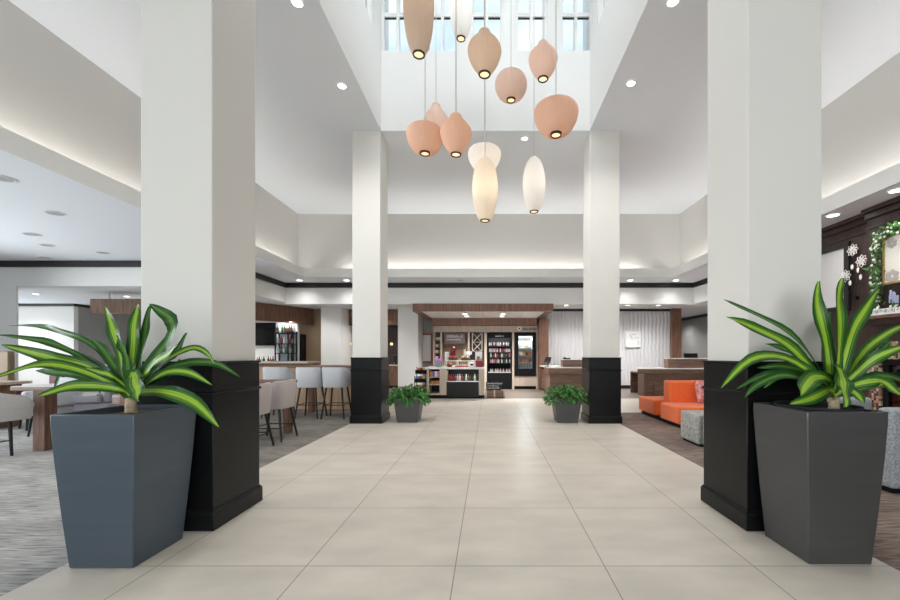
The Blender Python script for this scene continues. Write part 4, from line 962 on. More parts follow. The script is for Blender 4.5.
MB().box(g0, g1, YM - .01, YM - .004, gz0, gz1).build('door_glass', M['glass'], fg, smooth=0)
MB().box(g1 + .04, g1 + .06, YM - .06, YM - .031, 1.15, 1.6).build('handle', M['black_metal'], fg)
area('fridge_lamp', ((g0 + g1) / 2, YM + .12, gz1 - .09), (R(-15), 0, 0),   .45, .1, 22, (.95, .98, 1))
fz = [MZ(348), MZ(355.5), MZ(362.5)]
for z in fz: MB().box(g0 + .011, g1 - .011, YM + .06, 15.44, z - .015, z).build('shelf', M['white_metal'], fg, smooth=0)
def pack(m_, w, d, h): return MB().box(-w / 2, w / 2, -d / 2, d / 2, 0, h).build('food_box', M[m_], bevel=.008, origin=(0, 0, 0))
pk = [pack('white_b', .11, .16, .17), pack('yellow_b', .12, .16, .15), pack('orange_b', .12, .16, .14), pack('red_b', .12, .16, .13), pack('ivory', .12, .16, .14)]
place_row(lambda i: pk[(0, 4, 1, 0)[i]], lin(g0 + .02, g1 - .02, 4), YM + .2, fz[0], 'food box on the top shelf of the glass-door fridge', 'food box', 'boxes on the top fridge shelf')
place_row(lambda i: pk[(4, 1, 3, 2)[i]], lin(g0 + .02, g1 - .02, 4), YM + .2, fz[1], 'food box on the middle shelf of the glass-door fridge', 'food box', 'boxes on the middle fridge shelf')
place_row(lambda i: pk[(3, 2, 2, 3)[i]], lin(g0 + .02, g1 - .02, 4), YM + .2, fz[2], 'food box on the lowest shelf of the glass-door fridge', 'food box', 'boxes on the lowest fridge shelf')
place_row(lambda i: sb[(0, 1, 0, 1, 0)[i]], lin(g0 + .03, g1 - .03, 5), YM + .2, gz0 + .012, 'milk bottle on the floor of the glass-door fridge', 'bottle', 'bottles on the fridge floor')

# goods in the narrow shelf bay
gs = [pack('white_b', .09, .12, .11), pack('red_b', .09, .12, .11)]
for o in gs: o.name = 'snack_box'
for p_, nm in ((340, 'top'), (347, 'second'), (353, 'third'), (359, 'fourth')):
    place_row(lambda i: gs[(0 if nm == 'top' else i % 2)], lin(MX(434.8), MX(440.2), 2), YM + .2, MZ(p_) + .001, 'snack box on the %s shelf of the narrow market bay' % nm, 'snack box', 'snacks on the %s narrow shelf' % nm, .002)

# kiosk counter
YK = 11.8; KK = YK / FPX
def KX(px): return (px - VX) * KK
def KZ(py): return CH + (HY - py) * KK
kc = thing('market_counter', (KX(455), 12.15, 0), 'white topped market counter with open shelves and drink cooler', 'counter')
MB().box(KX(425.5), KX(485), YK - .03, 12.55, .875, .935).build('worktop', M['counter'], kc, bevel=.006)
MB().box(KX(427), KX(484.5), YK + .06, 12.5, 0, .10).build('plinth', M['black'], kc, smooth=0)
fr = MB()
for a, b in ((427, 429.2), (439.5, 446.5)): fr.box(KX(a), KX(b), YK, 12.5, .10, .874)
fr.box(KX(429.2), KX(439.5), YK, 12.5, .10, .15); fr.box(KX(429.2), KX(439.5), YK, 12.5, .40, .43); fr.box(KX(429.2), KX(439.5), YK, 12.5, .62, .64)
fr.build('carcass', M['light_wood'], kc, bevel=.003); MB().box(KX(478.8), KX(484.3), YK, 12.5, .10, .874).build('end_panel', M['light_wood'], kc, bevel=.003)
MB().box(KX(429.2), KX(439.5), 12.3, 12.34, .15, .87).build('shelf_back', M['black_soft'], kc, smooth=0)
MB().box(KX(446.6), KX(478.7), YK - .02, 12.5, .04, .50).build('cooler_front', M['black_soft'], kc, bevel=.006)
ci = MB(); ci.box(KX(446.6), KX(478.7), 12.3, 12.5, .50, .874); ci.box(KX(446.6), KX(478.7), YK + .03, 12.3, .84, .874); ci.build('cooler_inside', M['black'], kc, smooth=0)
MB().box(KX(446.8), KX(478.5), YK - .018, YK + .002, .50, .525).build('cooler_rail', M['steel'], kc, smooth=0)
area('counter_cooler_lamp', (KX(463), YK + .12, .835), (R(20), 0, 0), .85, .05, 4, (1, .98, .95))
kb = [bottle_mesh('drink_bottle', M[m_], .22, .032, .45) for m_ in ('dark_red', 'red_b', 'white_b', 'green_glass', 'dark_glass', 'clear_b')]
place_row(lambda i: kb[(0, 1, 0, 1, 5, 2, 1, 3, 2, 1, 3, 4, 2, 4)[i]], lin(KX(447.5), KX(478), 14), YK + .12, .501, 'small drink bottle in the cooler of the market counter', 'bottle', 'drinks in the counter cooler', .004)
kp = [MB().box(-.035, .035, -.05, .05, 0, .17).build('snack_bag', M[m_], bevel=.01, origin=(0, 0, 0)) for m_ in ('orange_b', 'blue_b', 'white_b', 'pink_b')]
place_row(lambda i: kp[i], lin(KX(429.8), KX(439), 4), YK + .12, .641, 'snack bag on the upper open shelf of the market counter', 'snack bag', 'snacks on the upper counter shelf', .004)
kq = [MB().box(-.06, .06, -.05, .05, 0, .09).build('snack_box', M[m_], bevel=.008, origin=(0, 0, 0)) for m_ in ('orange_b',)]
place_row(lambda i: kq[0], lin(KX(430), KX(439), 2), YK + .12, .431, 'orange snack box on the middle open shelf of the market counter', 'snack box', 'orange boxes on the counter shelf', .004)

# things on the kiosk counter
ZK = .936
def on_counter(px): return KX(px)
tg = thing('gift_bag', (KX(437.5), 12.0, ZK), 'grey gift bag with violet tissue on the market counter', 'gift bag')
MB().hexa([(KX(434.5), 11.92, ZK), (KX(440.5), 11.92, ZK), (KX(440.5), 12.06, ZK), (KX(434.5), 12.06, ZK)], [(KX(434), 11.9, ZK + .16), (KX(441), 11.9, ZK + .16), (KX(441), 12.08, ZK + .16), (KX(434), 12.08, ZK + .16)]).build('bag', M['tweed_b'], tg)
t_ = MB()
for i in range(7): t_.ball((KX(434.8 + i * .95), 11.97 + .03 * (i % 2), ZK + .19 + .03 * ((i * 3) % 4) / 3), .05, .04, .06, 7, 5)
t_.build('tissue', M['violet'], tg)
ri = thing('riser_shelf', (KX(456), 12.2, ZK), 'white two-level riser shelf on the market counter', 'riser')
MB().box(KX(443.5), KX(474), 12.05, 12.45, ZK + .17, ZK + .20).build('shelf', M['white_pot'], ri, bevel=.004)
for a in (443.5, 456, 473): MB().box(KX(a), KX(a + 1), 12.05, 12.45, ZK, ZK + .17).build('upright', M['white_pot'], ri)
ZR2 = ZK + .201
def pot_thing(name, label, cat, px, z, prof, m_, y=12.2, n=18):
    o = MB().lathe(prof, (KX(px), y, z), n=n).build(name, m_); return tag(o, label, cat)
pot_thing('canister', 'white canister on the left end of the riser shelf', 'canister', 445.5, ZR2, [(.06, 0), (.065, .02), (.065, .24), (.05, .26)], M['white_pot'])
pot_thing('coffee_pot', 'dark red lidded coffee pot behind the red basket', 'coffee pot', 451, ZR2, [(.08, 0), (.085, .02), (.085, .26), (.09, .28), (.09, .40), (.05, .43)], M['dark_red'], 12.36)
def basket(name, label, px, z, w, m_, fruit, y=12.15):
    t = thing(name, (KX(px), y, z), label, 'basket')
    MB().hexa([(KX(px) - w * .4, y - .08, z), (KX(px) + w * .4, y - .08, z), (KX(px) + w * .4, y + .08, z), (KX(px) - w * .4, y + .08, z)], [(KX(px) - w / 2, y - .1, z + .07), (KX(px) + w / 2, y - .1, z + .07), (KX(px) + w / 2, y + .1, z + .07), (KX(px) - w / 2, y + .1, z + .07)]).build('basket_body', M['walnut'], t, bevel=.004)
    f = MB()
    for i in range(9): f.ball((KX(px) + (i % 3 - 1) * w * .30, y + (i // 3 - 1) * .055, z + .09 + .015 * (i % 2)), w * .17, .035, .035, 8, 6)
    f.build('filling', m_, t)
basket('snack_basket', 'brown basket of red packets on the riser shelf', 452.5, ZR2, .30, M['red'], 1)
basket('snack_basket', 'brown basket of yellow fruit on the riser shelf', 464.5, ZR2, .26, M['yellow_b'], 1)
basket('snack_basket', 'small basket of orange rolls under the riser shelf', 449, ZK, .16, M['orange_b'], 1, 11.97)
tr_ = thing('glass_tray', (KX(463), 11.97, ZK), 'low red tray of pastries in front of the riser shelf', 'tray')
MB().box(KX(454.5), KX(468), 11.9, 12.04, ZK, ZK + .03).build('tray', M['red'], tr_, bevel=.004); f = MB()
for i in range(6): f.ball((KX(456 + i * 2.1), 11.97, ZK + .05), .028, .04, .028, 8, 6)
f.build('pastries', M['ivory'], tr_)
em = thing('coffee_machine', (KX(467), 12.35, ZR2), 'white and steel coffee machine on the riser shelf', 'coffee machine')
MB().box(KX(462.5), KX(464.5), 12.26, 12.44, ZR2, ZR2 + .34).build('tower', M['white_pot'], em, bevel=.01); MB().box(KX(464.5), KX(471), 12.26, 12.44, ZR2 + .17, ZR2 + .28).build('head', M['steel'], em, bevel=.01); MB().box(KX(464.5), KX(471), 12.26, 12.44, ZR2, ZR2 + .03).build('drip_tray', M['black'], em, bevel=.004)
wb = thing('coffee_box', (KX(478), 12.42, ZK), 'white box with dark label behind the red basket of packets', 'box')
MB().box(KX(474.6), KX(481.8), 12.33, 12.5, ZK, ZK + .46).build('carton', M['white_pot'], wb, bevel=.006); MB().box(KX(476.5), KX(479.5), 12.322, 12.329, ZK + .22, ZK + .32).build('printed_label', M['green_glass'], wb)
rb = thing('packet_holder', (KX(479.5), 12.0, ZK), 'dark red holder filled with red packets at the right counter end', 'holder')
MB().box(KX(475.6), KX(483.4), 11.92, 12.08, ZK, ZK + .19).build('holder_box', M['dark_red'], rb, bevel=.006); f = MB()
for i in range(6): f.box(KX(476.2 + i * 1.1), KX(477 + i * 1.1), 11.95, 12.05, ZK + .15, ZK + .25 + .02 * (i % 3))
f.build('packets', M['red_b'], rb)
cd = thing('card_reader', (KX(471.5), 11.95, ZK), 'small white card reader on the market counter', 'card reader')
MB().hexa([(KX(469.6), 11.88, ZK), (KX(473.4), 11.88, ZK), (KX(473.4), 12.0, ZK), (KX(469.6), 12.0, ZK)], [(KX(469.6), 11.93, ZK + .14), (KX(473.4), 11.93, ZK + .14), (KX(473.4), 12.0, ZK + .16), (KX(469.6), 12.0, ZK + .16)]).build('body', M['white_pot'], cd, bevel=.005)
MB().box(KX(470.3), KX(472.8), 11.885, 11.905, ZK + .05, ZK + .10).build('screen', M['black'], cd)

# snack rack left of the counter
sr = thing('snack_rack', (KX(419.5), 12.2, 0), 'dark tiered snack rack left of the market counter', 'rack')
fr = MB(); ax, bx2 = KX(413), KX(424.9)
for x in (ax, bx2 - .02):
    for y in (12.0, 12.36): fr.box(x, x + .02, y, y + .02, 0, .93 if y > 12.2 else .66)
fr.build('frame', M['black_metal'], sr)
for z, y0 in ((.20, 12.0), (.46, 12.0), (.72, 12.16)):
    tb = MB(); tb.box(ax, bx2, y0, 12.38, z, z + .02); tb.box(ax, bx2, y0 - .01, y0 + .01, z, z + .12); tb.build('basket_tier', M['black'], sr)
sbag = [MB().hexa([(-.05, -.03, 0), (.05, -.03, 0), (.05, .03, 0), (-.05, .03, 0)], [(-.055, -.012, .17), (.055, -.012, .17), (.055, .012, .17), (-.055, .012, .17)]).build('snack_bag', M[m_], bevel=.012, origin=(0, 0, 0)) for m_ in ('red_b', 'yellow_b', 'orange_b', 'blue_b')]
place_row(lambda i: sbag[(2, 0, 1)[i]], lin(ax + .02, bx2 - .02, 3), 12.26, .741, 'bright snack bag on the top tier of the dark snack rack', 'snack bag', 'bags on the top rack tier', .003)
place_row(lambda i: sbag[(3, 0, 1)[i]], lin(ax + .02, bx2 - .02, 3), 12.1, .481, 'bright snack bag on the middle tier of the dark snack rack', 'snack bag', 'bags on the middle rack tier', .003)
place_row(lambda i: sbag[(0, 1, 0)[i]], lin(ax + .02, bx2 - .02, 3), 12.1, .221, 'bright snack bag on the lowest tier of the dark snack rack', 'snack bag', 'bags on the lowest rack tier', .003)
# crate and chalk sign in front of the black cooler
ct = thing('wooden_crate', (XW(495, 11.9), 12.0, 0), 'low wooden stand with pale posts in front of the black cooler', 'stand')
MB().box(XW(486, 11.9), XW(504.5, 11.9), 11.93, 12.2, .02, .235).build('body', M['walnut_x'], ct, bevel=.004)
for a in (485.2, 493.6, 503.6): MB().box(XW(a, 11.9), XW(a + 1.7, 11.9), 11.895, 11.928, 0, .25).build('post', M['light_wood'], ct, bevel=.003)
ck = thing('chalkboard_sign', (XW(495, 11.95), 11.98, .236), 'small black chalkboard sign with white writing on the wooden stand', 'sign')
MB().hexa([(XW(486.5, 11.95), 11.96, .237), (XW(501, 11.95), 11.96, .237), (XW(501, 11.95), 11.99, .237), (XW(486.5, 11.95), 11.99, .237)], [(XW(485.8, 11.95), 12.02, .47), (XW(502.8, 11.95), 12.02, .47), (XW(502.8, 11.95), 12.05, .47), (XW(485.8, 11.95), 12.05, .47)]).build('board', M['slate_b'], ck)
scribble(ck, XW(486.8, 11.95), XW(502.3, 11.95), 12.004, .415, .035, 14, M['chalk'], r=.006); scribble(ck, XW(487.5, 11.95), XW(499, 11.95), 11.985, .345, .04, 9, M['chalk'], r=.005); scribble(ck, XW(487.5, 11.95), XW(499.5, 11.95), 11.966, .28, .04, 10, M['chalk'], r=.005)
# framed white board on the grey wall left of the market
wbd = thing('framed_board', (XW(426, 15.48), 15.48, .95), 'white notice board in a rust red frame left of the market', 'board')
YB = 15.46; bx0, bx1, bz0, bz1 = XW(418.6, YB), XW(432.6, YB), ZW(363, YB), ZW(333.3, YB)
fr = MB(); f = .07
fr.box(bx0, bx0 + f, YB, YB + .04, bz0, bz1); fr.box(bx1 - f, bx1, YB, YB + .04, bz0, bz1); fr.box(bx0 + f, bx1 - f, YB, YB + .04, bz0, bz0 + f); fr.box(bx0 + f, bx1 - f, YB, YB + .04, bz1 - f, bz1); fr.build('frame', M['frame_red'], wbd)
MB().box(bx0 + f, bx1 - f, YB + .015, YB + .039, bz0 + f, bz1 - f).build('board', M['board'], wbd, smooth=0)

# ------------------------------------------------------------------ front desks
dk = thing('front_desk', (2.6, 13.0, 0), 'walnut reception desk with white top between market and far right column', 'reception desk')
MB().box(1.93, 3.3, 12.46, 13.3, .08, .78).build('body', M['walnut_x'], dk, bevel=.004); MB().box(1.93, 2.6, 13.3, 14.68, .08, .78).build('return_body', M['walnut_y'], dk, bevel=.004)
MB().box(1.86, 3.35, 12.36, 13.35, .70, .885).build('fascia', M['walnut_x'], dk, bevel=.004)
tp = MB(); tp.box(1.85, 3.36, 12.35, 13.36, .886, .915); tp.box(1.85, 2.62, 13.36, 14.68, .886, .915); tp.build('worktop', M['counter'], dk, bevel=.004)
MB().box(XW(563, 12.7), 3.34, 12.7, 13.1, .916, 1.14).build('upper_tier', M['walnut_x'], dk, bevel=.004); MB().box(XW(562, 12.7), 3.36, 12.68, 13.12, 1.141, 1.16).build('upper_top', M['counter'], dk, bevel=.003)
MB().box(1.98, 3.25, 12.52, 13.25, 0, .08).build('plinth', M['black'], dk, smooth=0)
def monitor(name, label, x, y, z, w, h, rz, tilt=-10):
    t = thing(name, (0, 0, 0), label, 'monitor')
    b = MB().box(-w / 2, w / 2, -.015, .015, .10, .10 + h); b.rot(tilt, 'X', (0, 0, .1 + h / 2)); b.build('screen', M['screen'], t, bevel=.006)
    MB().cyl((0, .02, .01), (0, .03, .10 + h * .5), .018).build('stand', M['black_metal'], t); MB().lathe([(.10, 0), (.10, .012), (.02, .02)], n=18).build('base', M['black_metal'], t)
    t.location = (x, y, z); t.rotation_euler = (0, 0, rz); return t
monitor('point_of_sale_terminal', 'black tilted checkout screen on the left end of the reception desk', XW(547.5, 12.95), 12.95, .916, .26, .22, R(-55), -25)
ph = thing('desk_phone', (XW(567, 12.9), 12.9, 1.161), 'small black desk phone on the reception desk upper tier', 'phone')
MB().box(XW(563.5, 12.9), XW(570, 12.9), 12.8, 13.0, 1.161, 1.20).build('phone_body', M['black'], ph, bevel=.008); MB().box(XW(563.5, 12.9), XW(565.5, 12.9), 12.81, 12.99, 1.20, 1.225).build('handset', M['black'], ph, bevel=.008)
dr = thing('front_desk', (6, 13.0, 0), 'walnut reception desk with thick top behind the orange sofa', 'reception desk')
MB().prism([(4.60, 12.25), (7.3, 12.25), (7.3, 13.0), (4.90, 13.0)], .72, .86).build('slab', M['walnut_x'], dr, bevel=.006); MB().prism([(4.59, 12.24), (7.31, 12.24), (7.31, 13.01), (4.89, 13.01)], .861, .885).build('worktop', M['counter'], dr, bevel=.004)
MB().box(4.88, 7.2, 12.42, 12.95, 0, .718).build('base', M['walnut_x'], dr, bevel=.004); MB().box(5.18, 7.2, 12.36, 12.418, .0, .42).build('step_panel', M['walnut_x'], dr, bevel=.004)
MB().box(XW(668, 12.6), 7.3, 12.6, 12.9, .886, 1.175).build('upper_tier', M['walnut_x'], dr, bevel=.004); MB().box(XW(667, 12.6), 7.31, 12.58, 12.92, 1.176, 1.20).build('upper_top', M['counter'], dr, bevel=.003)
MB().box(4.9, 7.2, 13.02, 13.7, .70, .74).build('rear_shelf', M['walnut_x'], dr, smooth=0); MB().box(4.9, 7.2, 13.66, 13.7, 0, .70).build('rear_panel', M['walnut_x'], dr, smooth=0)
monitor('computer_monitor', 'black computer monitor behind the right reception desk', XW(691, 13.4), 13.4, .741, .50, .52, R(8), -5)
# square white art canvas
art = thing('wall_art', (XW(633, 15.25), 15.25, ZW(347.5, 15.25)), 'square white canvas with a faint grey motif on the textured wall', 'picture')
ax0, ax1, az0, az1 = XW(625.8, 15.24), XW(641, 15.24), ZW(347.4, 15.24), ZW(331, 15.24)
MB().box(ax0, ax1, 15.23, 15.295, az0, az1).build('canvas', M['white'], art, bevel=.006)
mo = MB()
for a, b in (((.28, .78), (.38, .55)), ((.38, .78), (.66, .78)), ((.60, .55), (.70, .60)), ((.70, .60), (.88, .56)), ((.80, .40), (.82, .15)), ((.40, .55), (.46, .50))):
    mo.cyl((ax0 + (ax1 - ax0) * a[0], 15.226, az0 + (az1 - az0) * a[1]), (ax0 + (ax1 - ax0) * b[0], 15.226, az0 + (az1 - az0) * b[1]), .010, n=6)
mo.build('motif', M['stool_grey'], art)

# ------------------------------------------------------------------ right lounge
so = thing('sofa', (4.2, 7.8, 0), 'orange back-to-back bench sofa on a black plinth by the far right column', 'sofa')
MB().box(3.34, 5.3, 6.95, 7.72, .07, .38).build('seat', M['orange'], so, bevel=.035, seg=4)
MB().box(3.36, 5.3, 8.02, 8.88, .07, .38).build('bench_seat', M['orange'], so, bevel=.035, seg=4)
MB().box(3.53, 5.3, 7.725, 8.015, .07, .79).build('backrest', M['orange'], so, bevel=.045, seg=4)
MB().box(3.40, 5.25, 7.0, 8.80, 0, .07).build('plinth', M['black'], so, smooth=0)
M['pillow'] = mat('pink_patterned_fabric', (.62, .28, .27), .9, noise=.5, nscale=25)
pl = MB(); n = 10; pw = .21
def pg(sgn): return [[pl.bm.verts.new(((i / n - .5) * 2 * pw, sgn * .075 * (max(0, 1 - (2 * i / n - 1) ** 4) * max(0, 1 - (2 * j / n - 1) ** 4)) ** .6, (j / n) * 2 * pw)) for i in range(n + 1)] for j in range(n + 1)]
for g in (pg(-1), pg(1)):
    for j in range(n):
        for i in range(n): pl._f([g[j][i], g[j][i + 1], g[j + 1][i + 1], g[j + 1][i]])
bmesh.ops.remove_doubles(pl.bm, verts=pl.bm.verts, dist=.0005)
po = pl.build('throw_pillow', M['pillow'], origin=(0, 0, 0)); po.location = (4.04 + .13, 7.55, .385); po.rotation_euler = (R(-13), 0, R(14)); tag(po, 'pink patterned throw pillow on the orange sofa', 'pillow')
def pouf(x0, x1, y0, y1, h, m_, label):
    t = thing('pouf', ((x0 + x1) / 2, (y0 + y1) / 2, 0), label, 'pouf')
    MB().box(x0, x1, y0, y1, .03, h).build('cushion', m_, t, bevel=.03, seg=3); MB().box(x0 + .03, x1 - .03, y0 + .03, y1 - .03, 0, .03).build('base', M['black'], t, smooth=0)
pouf(2.95, 3.55, 5.58, 6.10, .455, M['tweed'], 'grey green tweed cube pouf in front of the orange sofa')
pouf(2.98, 3.58, 4.98, 5.52, .455, M['tweed'], 'grey green tweed pouf half hidden behind the near right pedestal')
def tub(x0, x1, y0, y1, label):
    t = thing('armchair', ((x0 + x1) / 2, (y0 + y1) / 2, 0), label, 'armchair')
    MB().box(x0, x1, y0, y0 + .16, .05, .80).build('backrest', M['tweed_b'], t, bevel=.04, seg=3)
    MB().box(x0 + .15, x1 - .15, y0 + .165, y1, .05, .45).build('seat', M['tweed_b'], t, bevel=.04, seg=3)
    MB().box(x0, x0 + .145, y0 + .165, y1, .05, .66).build('armrest', M['tweed_b'], t, bevel=.04, seg=3); MB().box(x1 - .145, x1, y0 + .165, y1, .05, .66).build('armrest', M['tweed_b'], t, bevel=.04, seg=3)
    MB().box(x0 + .05, x1 - .05, y0 + .05, y1 - .05, 0, .05).build('plinth', M['black'], t, smooth=0)
tub(3.74, 4.62, 3.66, 4.45, 'grey blue tweed armchair seen from behind at the right picture edge')
tub(3.66, 4.50, 4.62, 5.35, 'grey tweed armchair just behind the near right planter')

# ------------------------------------------------------------------ fireplace wall
XFW, XB = 6.0, 5.88
YE = XB * FPX / (867 - VX)
def FY(px, X): return X * FPX / (px - VX)
def FZ(px, py, X): return CH + (HY - py) / (px - VX) * X
fw = MB(); fw.box(XFW, 6.4, YE, 8.0, 0, ZS); fw.box(XFW + .001, 6.4, -4.2, 2.6, 0, ZS)
for y0, y1 in (): fw.box(XFW - .03, XFW, y0, y0 + .05, .3, 3.1); fw.box(XFW - .03, XFW, y1 - .05, y1, .3, 3.1)
struct('wall_right', fw, M['espresso'], smooth=0)
ch = MB(); fy0, fy1 = 3.3, FY(880.5, XB); zf = FZ(881, 359, XB); zm = FZ(870, 342, XB)
ch.box(XB, 6.4, 2.6, YE, zm, ZS)
struct('wall_chimney', ch, M['espresso'], smooth=0)
def mosaic():
    m = bpy.data.materials.new('mosaic_tile'); m.use_nodes = True; t = m.node_tree; b = t.nodes['Principled BSDF']; b.inputs['Roughness'].default_value = .25
    tc = t.nodes.new('ShaderNodeTexCoord'); sp = t.nodes.new('ShaderNodeSeparateXYZ'); cb = t.nodes.new('ShaderNodeCombineXYZ')
    t.links.new(tc.outputs['Object'], sp.inputs['Vector']); t.links.new(sp.outputs['Y'], cb.inputs['X']); t.links.new(sp.outputs['Z'], cb.inputs['Y'])
    sc = t.nodes.new('ShaderNodeVectorMath'); sc.operation = 'SCALE'; sc.inputs['Scale'].default_value = 28; t.links.new(cb.outputs['Vector'], sc.inputs[0])
    fl_ = t.nodes.new('ShaderNodeVectorMath'); fl_.operation = 'FLOOR'; t.links.new(sc.outputs['Vector'], fl_.inputs[0])
    wn = t.nodes.new('ShaderNodeTexWhiteNoise'); wn.noise_dimensions = '2D'; t.links.new(fl_.outputs['Vector'], wn.inputs['Vector'])
    r = t.nodes.new('ShaderNodeValToRGB'); r.color_ramp.interpolation = 'CONSTANT'; e = r.color_ramp.elements
    e[0].color = (.05, .03, .022, 1); e[1].position = .25; e[1].color = (.22, .13, .08, 1)
    for p_, c_ in ((.5, (.42, .27, .17)), (.68, (.58, .46, .34)), (.85, (.10, .07, .06))):
        q = e.new(p_); q.color = (*c_, 1)
    t.links.new(wn.outputs['Value'], r.inputs['Fac'])
    fr_ = t.nodes.new('ShaderNodeVectorMath'); fr_.operation = 'FRACTION'; t.links.new(sc.outputs['Vector'], fr_.inputs[0])
    s2 = t.nodes.new('ShaderNodeSeparateXYZ'); t.links.new(fr_.outputs['Vector'], s2.inputs['Vector'])
    mn = t.nodes.new('ShaderNodeMath'); mn.operation = 'MINIMUM'; t.links.new(s2.outputs['X'], mn.inputs[0]); t.links.new(s2.outputs['Y'], mn.inputs[1])
    lt = t.nodes.new('ShaderNodeMath'); lt.operation = 'LESS_THAN'; lt.inputs[1].default_value = .1; t.links.new(mn.outputs['Value'], lt.inputs[0])
    mx = t.nodes.new('ShaderNodeMix'); mx.data_type = 'RGBA'; t.links.new(lt.outputs['Value'], mx.inputs['Factor']); t.links.new(r.outputs['Color'], mx.inputs['A']); mx.inputs['B'].default_value = (.18, .15, .13, 1)
    t.links.new(mx.outputs['Result'], b.inputs['Base Color']); return m
ms = MB(); ms.box(XB + .002, 6.4, fy1, YE, 0, zm); ms.box(XB + .002, 6.4, 2.6, fy0, 0, zm); ms.box(XB + .002, 6.4, fy0, fy1, zf, zm)
struct('wall_fireplace_tile', ms, mosaic(), origin=(0, 0, 0), smooth=0)
fp = thing('fireplace_insert', (6.1, (fy0 + fy1) / 2, 0), 'black fireplace insert set in mosaic tile', 'fireplace')
fb = MB(); fb.box(6.3, 6.38, fy0, fy1, 0, zf); fb.box(XB + .03, 6.3, fy0, fy0 + .08, 0, zf - .08); fb.box(XB + .03, 6.3, fy1 - .08, fy1, 0, zf - .08); fb.box(XB + .03, 6.3, fy0, fy1, zf - .08, zf - .001); fb.box(XB + .03, 6.3, fy0 + .08, fy1 - .08, 0, .3)
fb.build('firebox', M['black'], fp, bevel=.005); MB().box(XB + .06, XB + .066, fy0 + .08, fy1 - .08, .3, zf - .08).build('fire_glass', M['glass'], fp, smooth=0)
lv = MB()
for i in range(4): lv.box(XB + .015, XB + .03, fy0 + .1, fy1 - .1, zf - .20 - i * .02, zf - .19 - i * .02)
lv.build('louvre', M['black_metal'], fp)
cw = MB()      # dark crown moulding and picture rail
for xw, y0, y1 in ((XFW, YE, 8.0), (XB, 2.6, YE)):
    cw.box(xw - .10, xw, y0, y1, ZS - .07, ZS - .001); cw.box(xw - .05, xw, y0, y1, ZS - .16, ZS - .07); cw.box(xw - .02, xw, y0, y1, ZS - .32, ZS - .28)
struct('trim_crown_fireplace', cw, M['espresso'], bevel=.01)
mz = 1.83
ma = thing('mantel_shelf', (XB - .12, 4.4, mz), 'dark wood mantel shelf over the fireplace', 'mantel')
MB().box(XB - .22, XB, 2.7, YE - .02, mz, mz + .05).build('shelf_board', M['walnut_y'], ma, bevel=.005); MB().box(XB - .14, XB, 2.75, YE - .06, mz - .09, mz - .001).build('moulding', M['espresso'], ma, bevel=.01)
MB().box(XB - .03, XB, 2.8, YE - .08, zm + .01, mz - .091).build('frieze', M['espresso'], ma, smooth=0)
# framed botanical print
py0, py1 = 4.75, FY(885, XB); pz0, pz1 = FZ(886, 285, XB), FZ(886, 237, XB)
fp_ = thing('framed_print', (XB - .02, (py0 + py1) / 2, pz0), 'framed cream botanical print above the mantel inside the garland', 'picture')
fr = MB(); f = .03
fr.box(XB - .04, XB - .001, py0, py0 + f, pz0, pz1); fr.box(XB - .04, XB - .001, py1 - f, py1, pz0, pz1); fr.box(XB - .04, XB - .001, py0 + f, py1 - f, pz0, pz0 + f); fr.box(XB - .04, XB - .001, py0 + f, py1 - f, pz1 - f, pz1); fr.build('frame', M['gold'], fp_)
MB().box(XB - .03, XB - .002, py0 + f, py1 - f, pz0 + f, pz1 - f).build('print', M['ivory'], fp_, smooth=0)
fl2 = MB(); random.seed(3)
def disc(mb, c, ry, rz, n=14): mb.prism  # unused shape guard
for (u, v, r0) in ((.12, .82, .08), (.30, .42, .10), (.12, .15, .11), (.62, .65, .12), (.75, .25, .09)):
    cy, cz = py1 - u * (py1 - py0), pz0 + v * (pz1 - pz0)
    for k_ in range(6):
        a = k_ * math.pi / 3 + u * 5; fl2.ball((XB - .031, cy + r0 * .55 * math.cos(a), cz + r0 * .55 * math.sin(a)), .004, r0 * .42, r0 * .36, 10, 6)
fl2.build('print_pattern', M['stool_pink'], fp_)
# white flower garland around the print
gd = thing('garland', (XB - .06, (py0 + py1) / 2, mz + .05), 'green and white leaf garland draped around the framed print', 'garland')
gl = MB(); uvl = gl.bm.loops.layers.uv.new('UVMap'); gf = MB(); vine = []
path = [Vector((XB - .07, py1 + .05, mz + .16)), Vector((XB - .07, py1 + .06, 2.3)), Vector((XB - .07, py1 + .06, 2.8)), Vector((XB - .07, py1 + .0, pz1 + .02)), Vector((XB - .07, py1 - .35, pz1 + .09)), Vector((XB - .07, py0, pz1 + .12))]
for i in range(330):
    t_ = random.random() * (len(path) - 1); k_ = min(int(t_), len(path) - 2); c = path[k_].lerp(path[k_ + 1], t_ - k_)
    o = Vector((random.uniform(-.05, .04), random.gauss(0, .045), random.gauss(0, .045))); d_ = Vector((-.3, random.uniform(-1, 1), random.uniform(-1, 1))).normalized(); c = c + o; L = random.uniform(.05, .09)
    if i % 5 == 0: gf.ball(c - Vector((.03, 0, 0)), .013, .018, .018, 6, 4)
    else: leaf(gl, uvl, [c, c + d_ * L * .5, c + d_ * L], .03, hint=(-1, 0, .3), n=4)
gl.build('leaves', M['foliage'], gd, uv=True); gf.build('blossoms', M['petal'], gd); v_ = MB(); v_.tube(path, .008, 6); v_.build('vine', M['foliage'], gd)
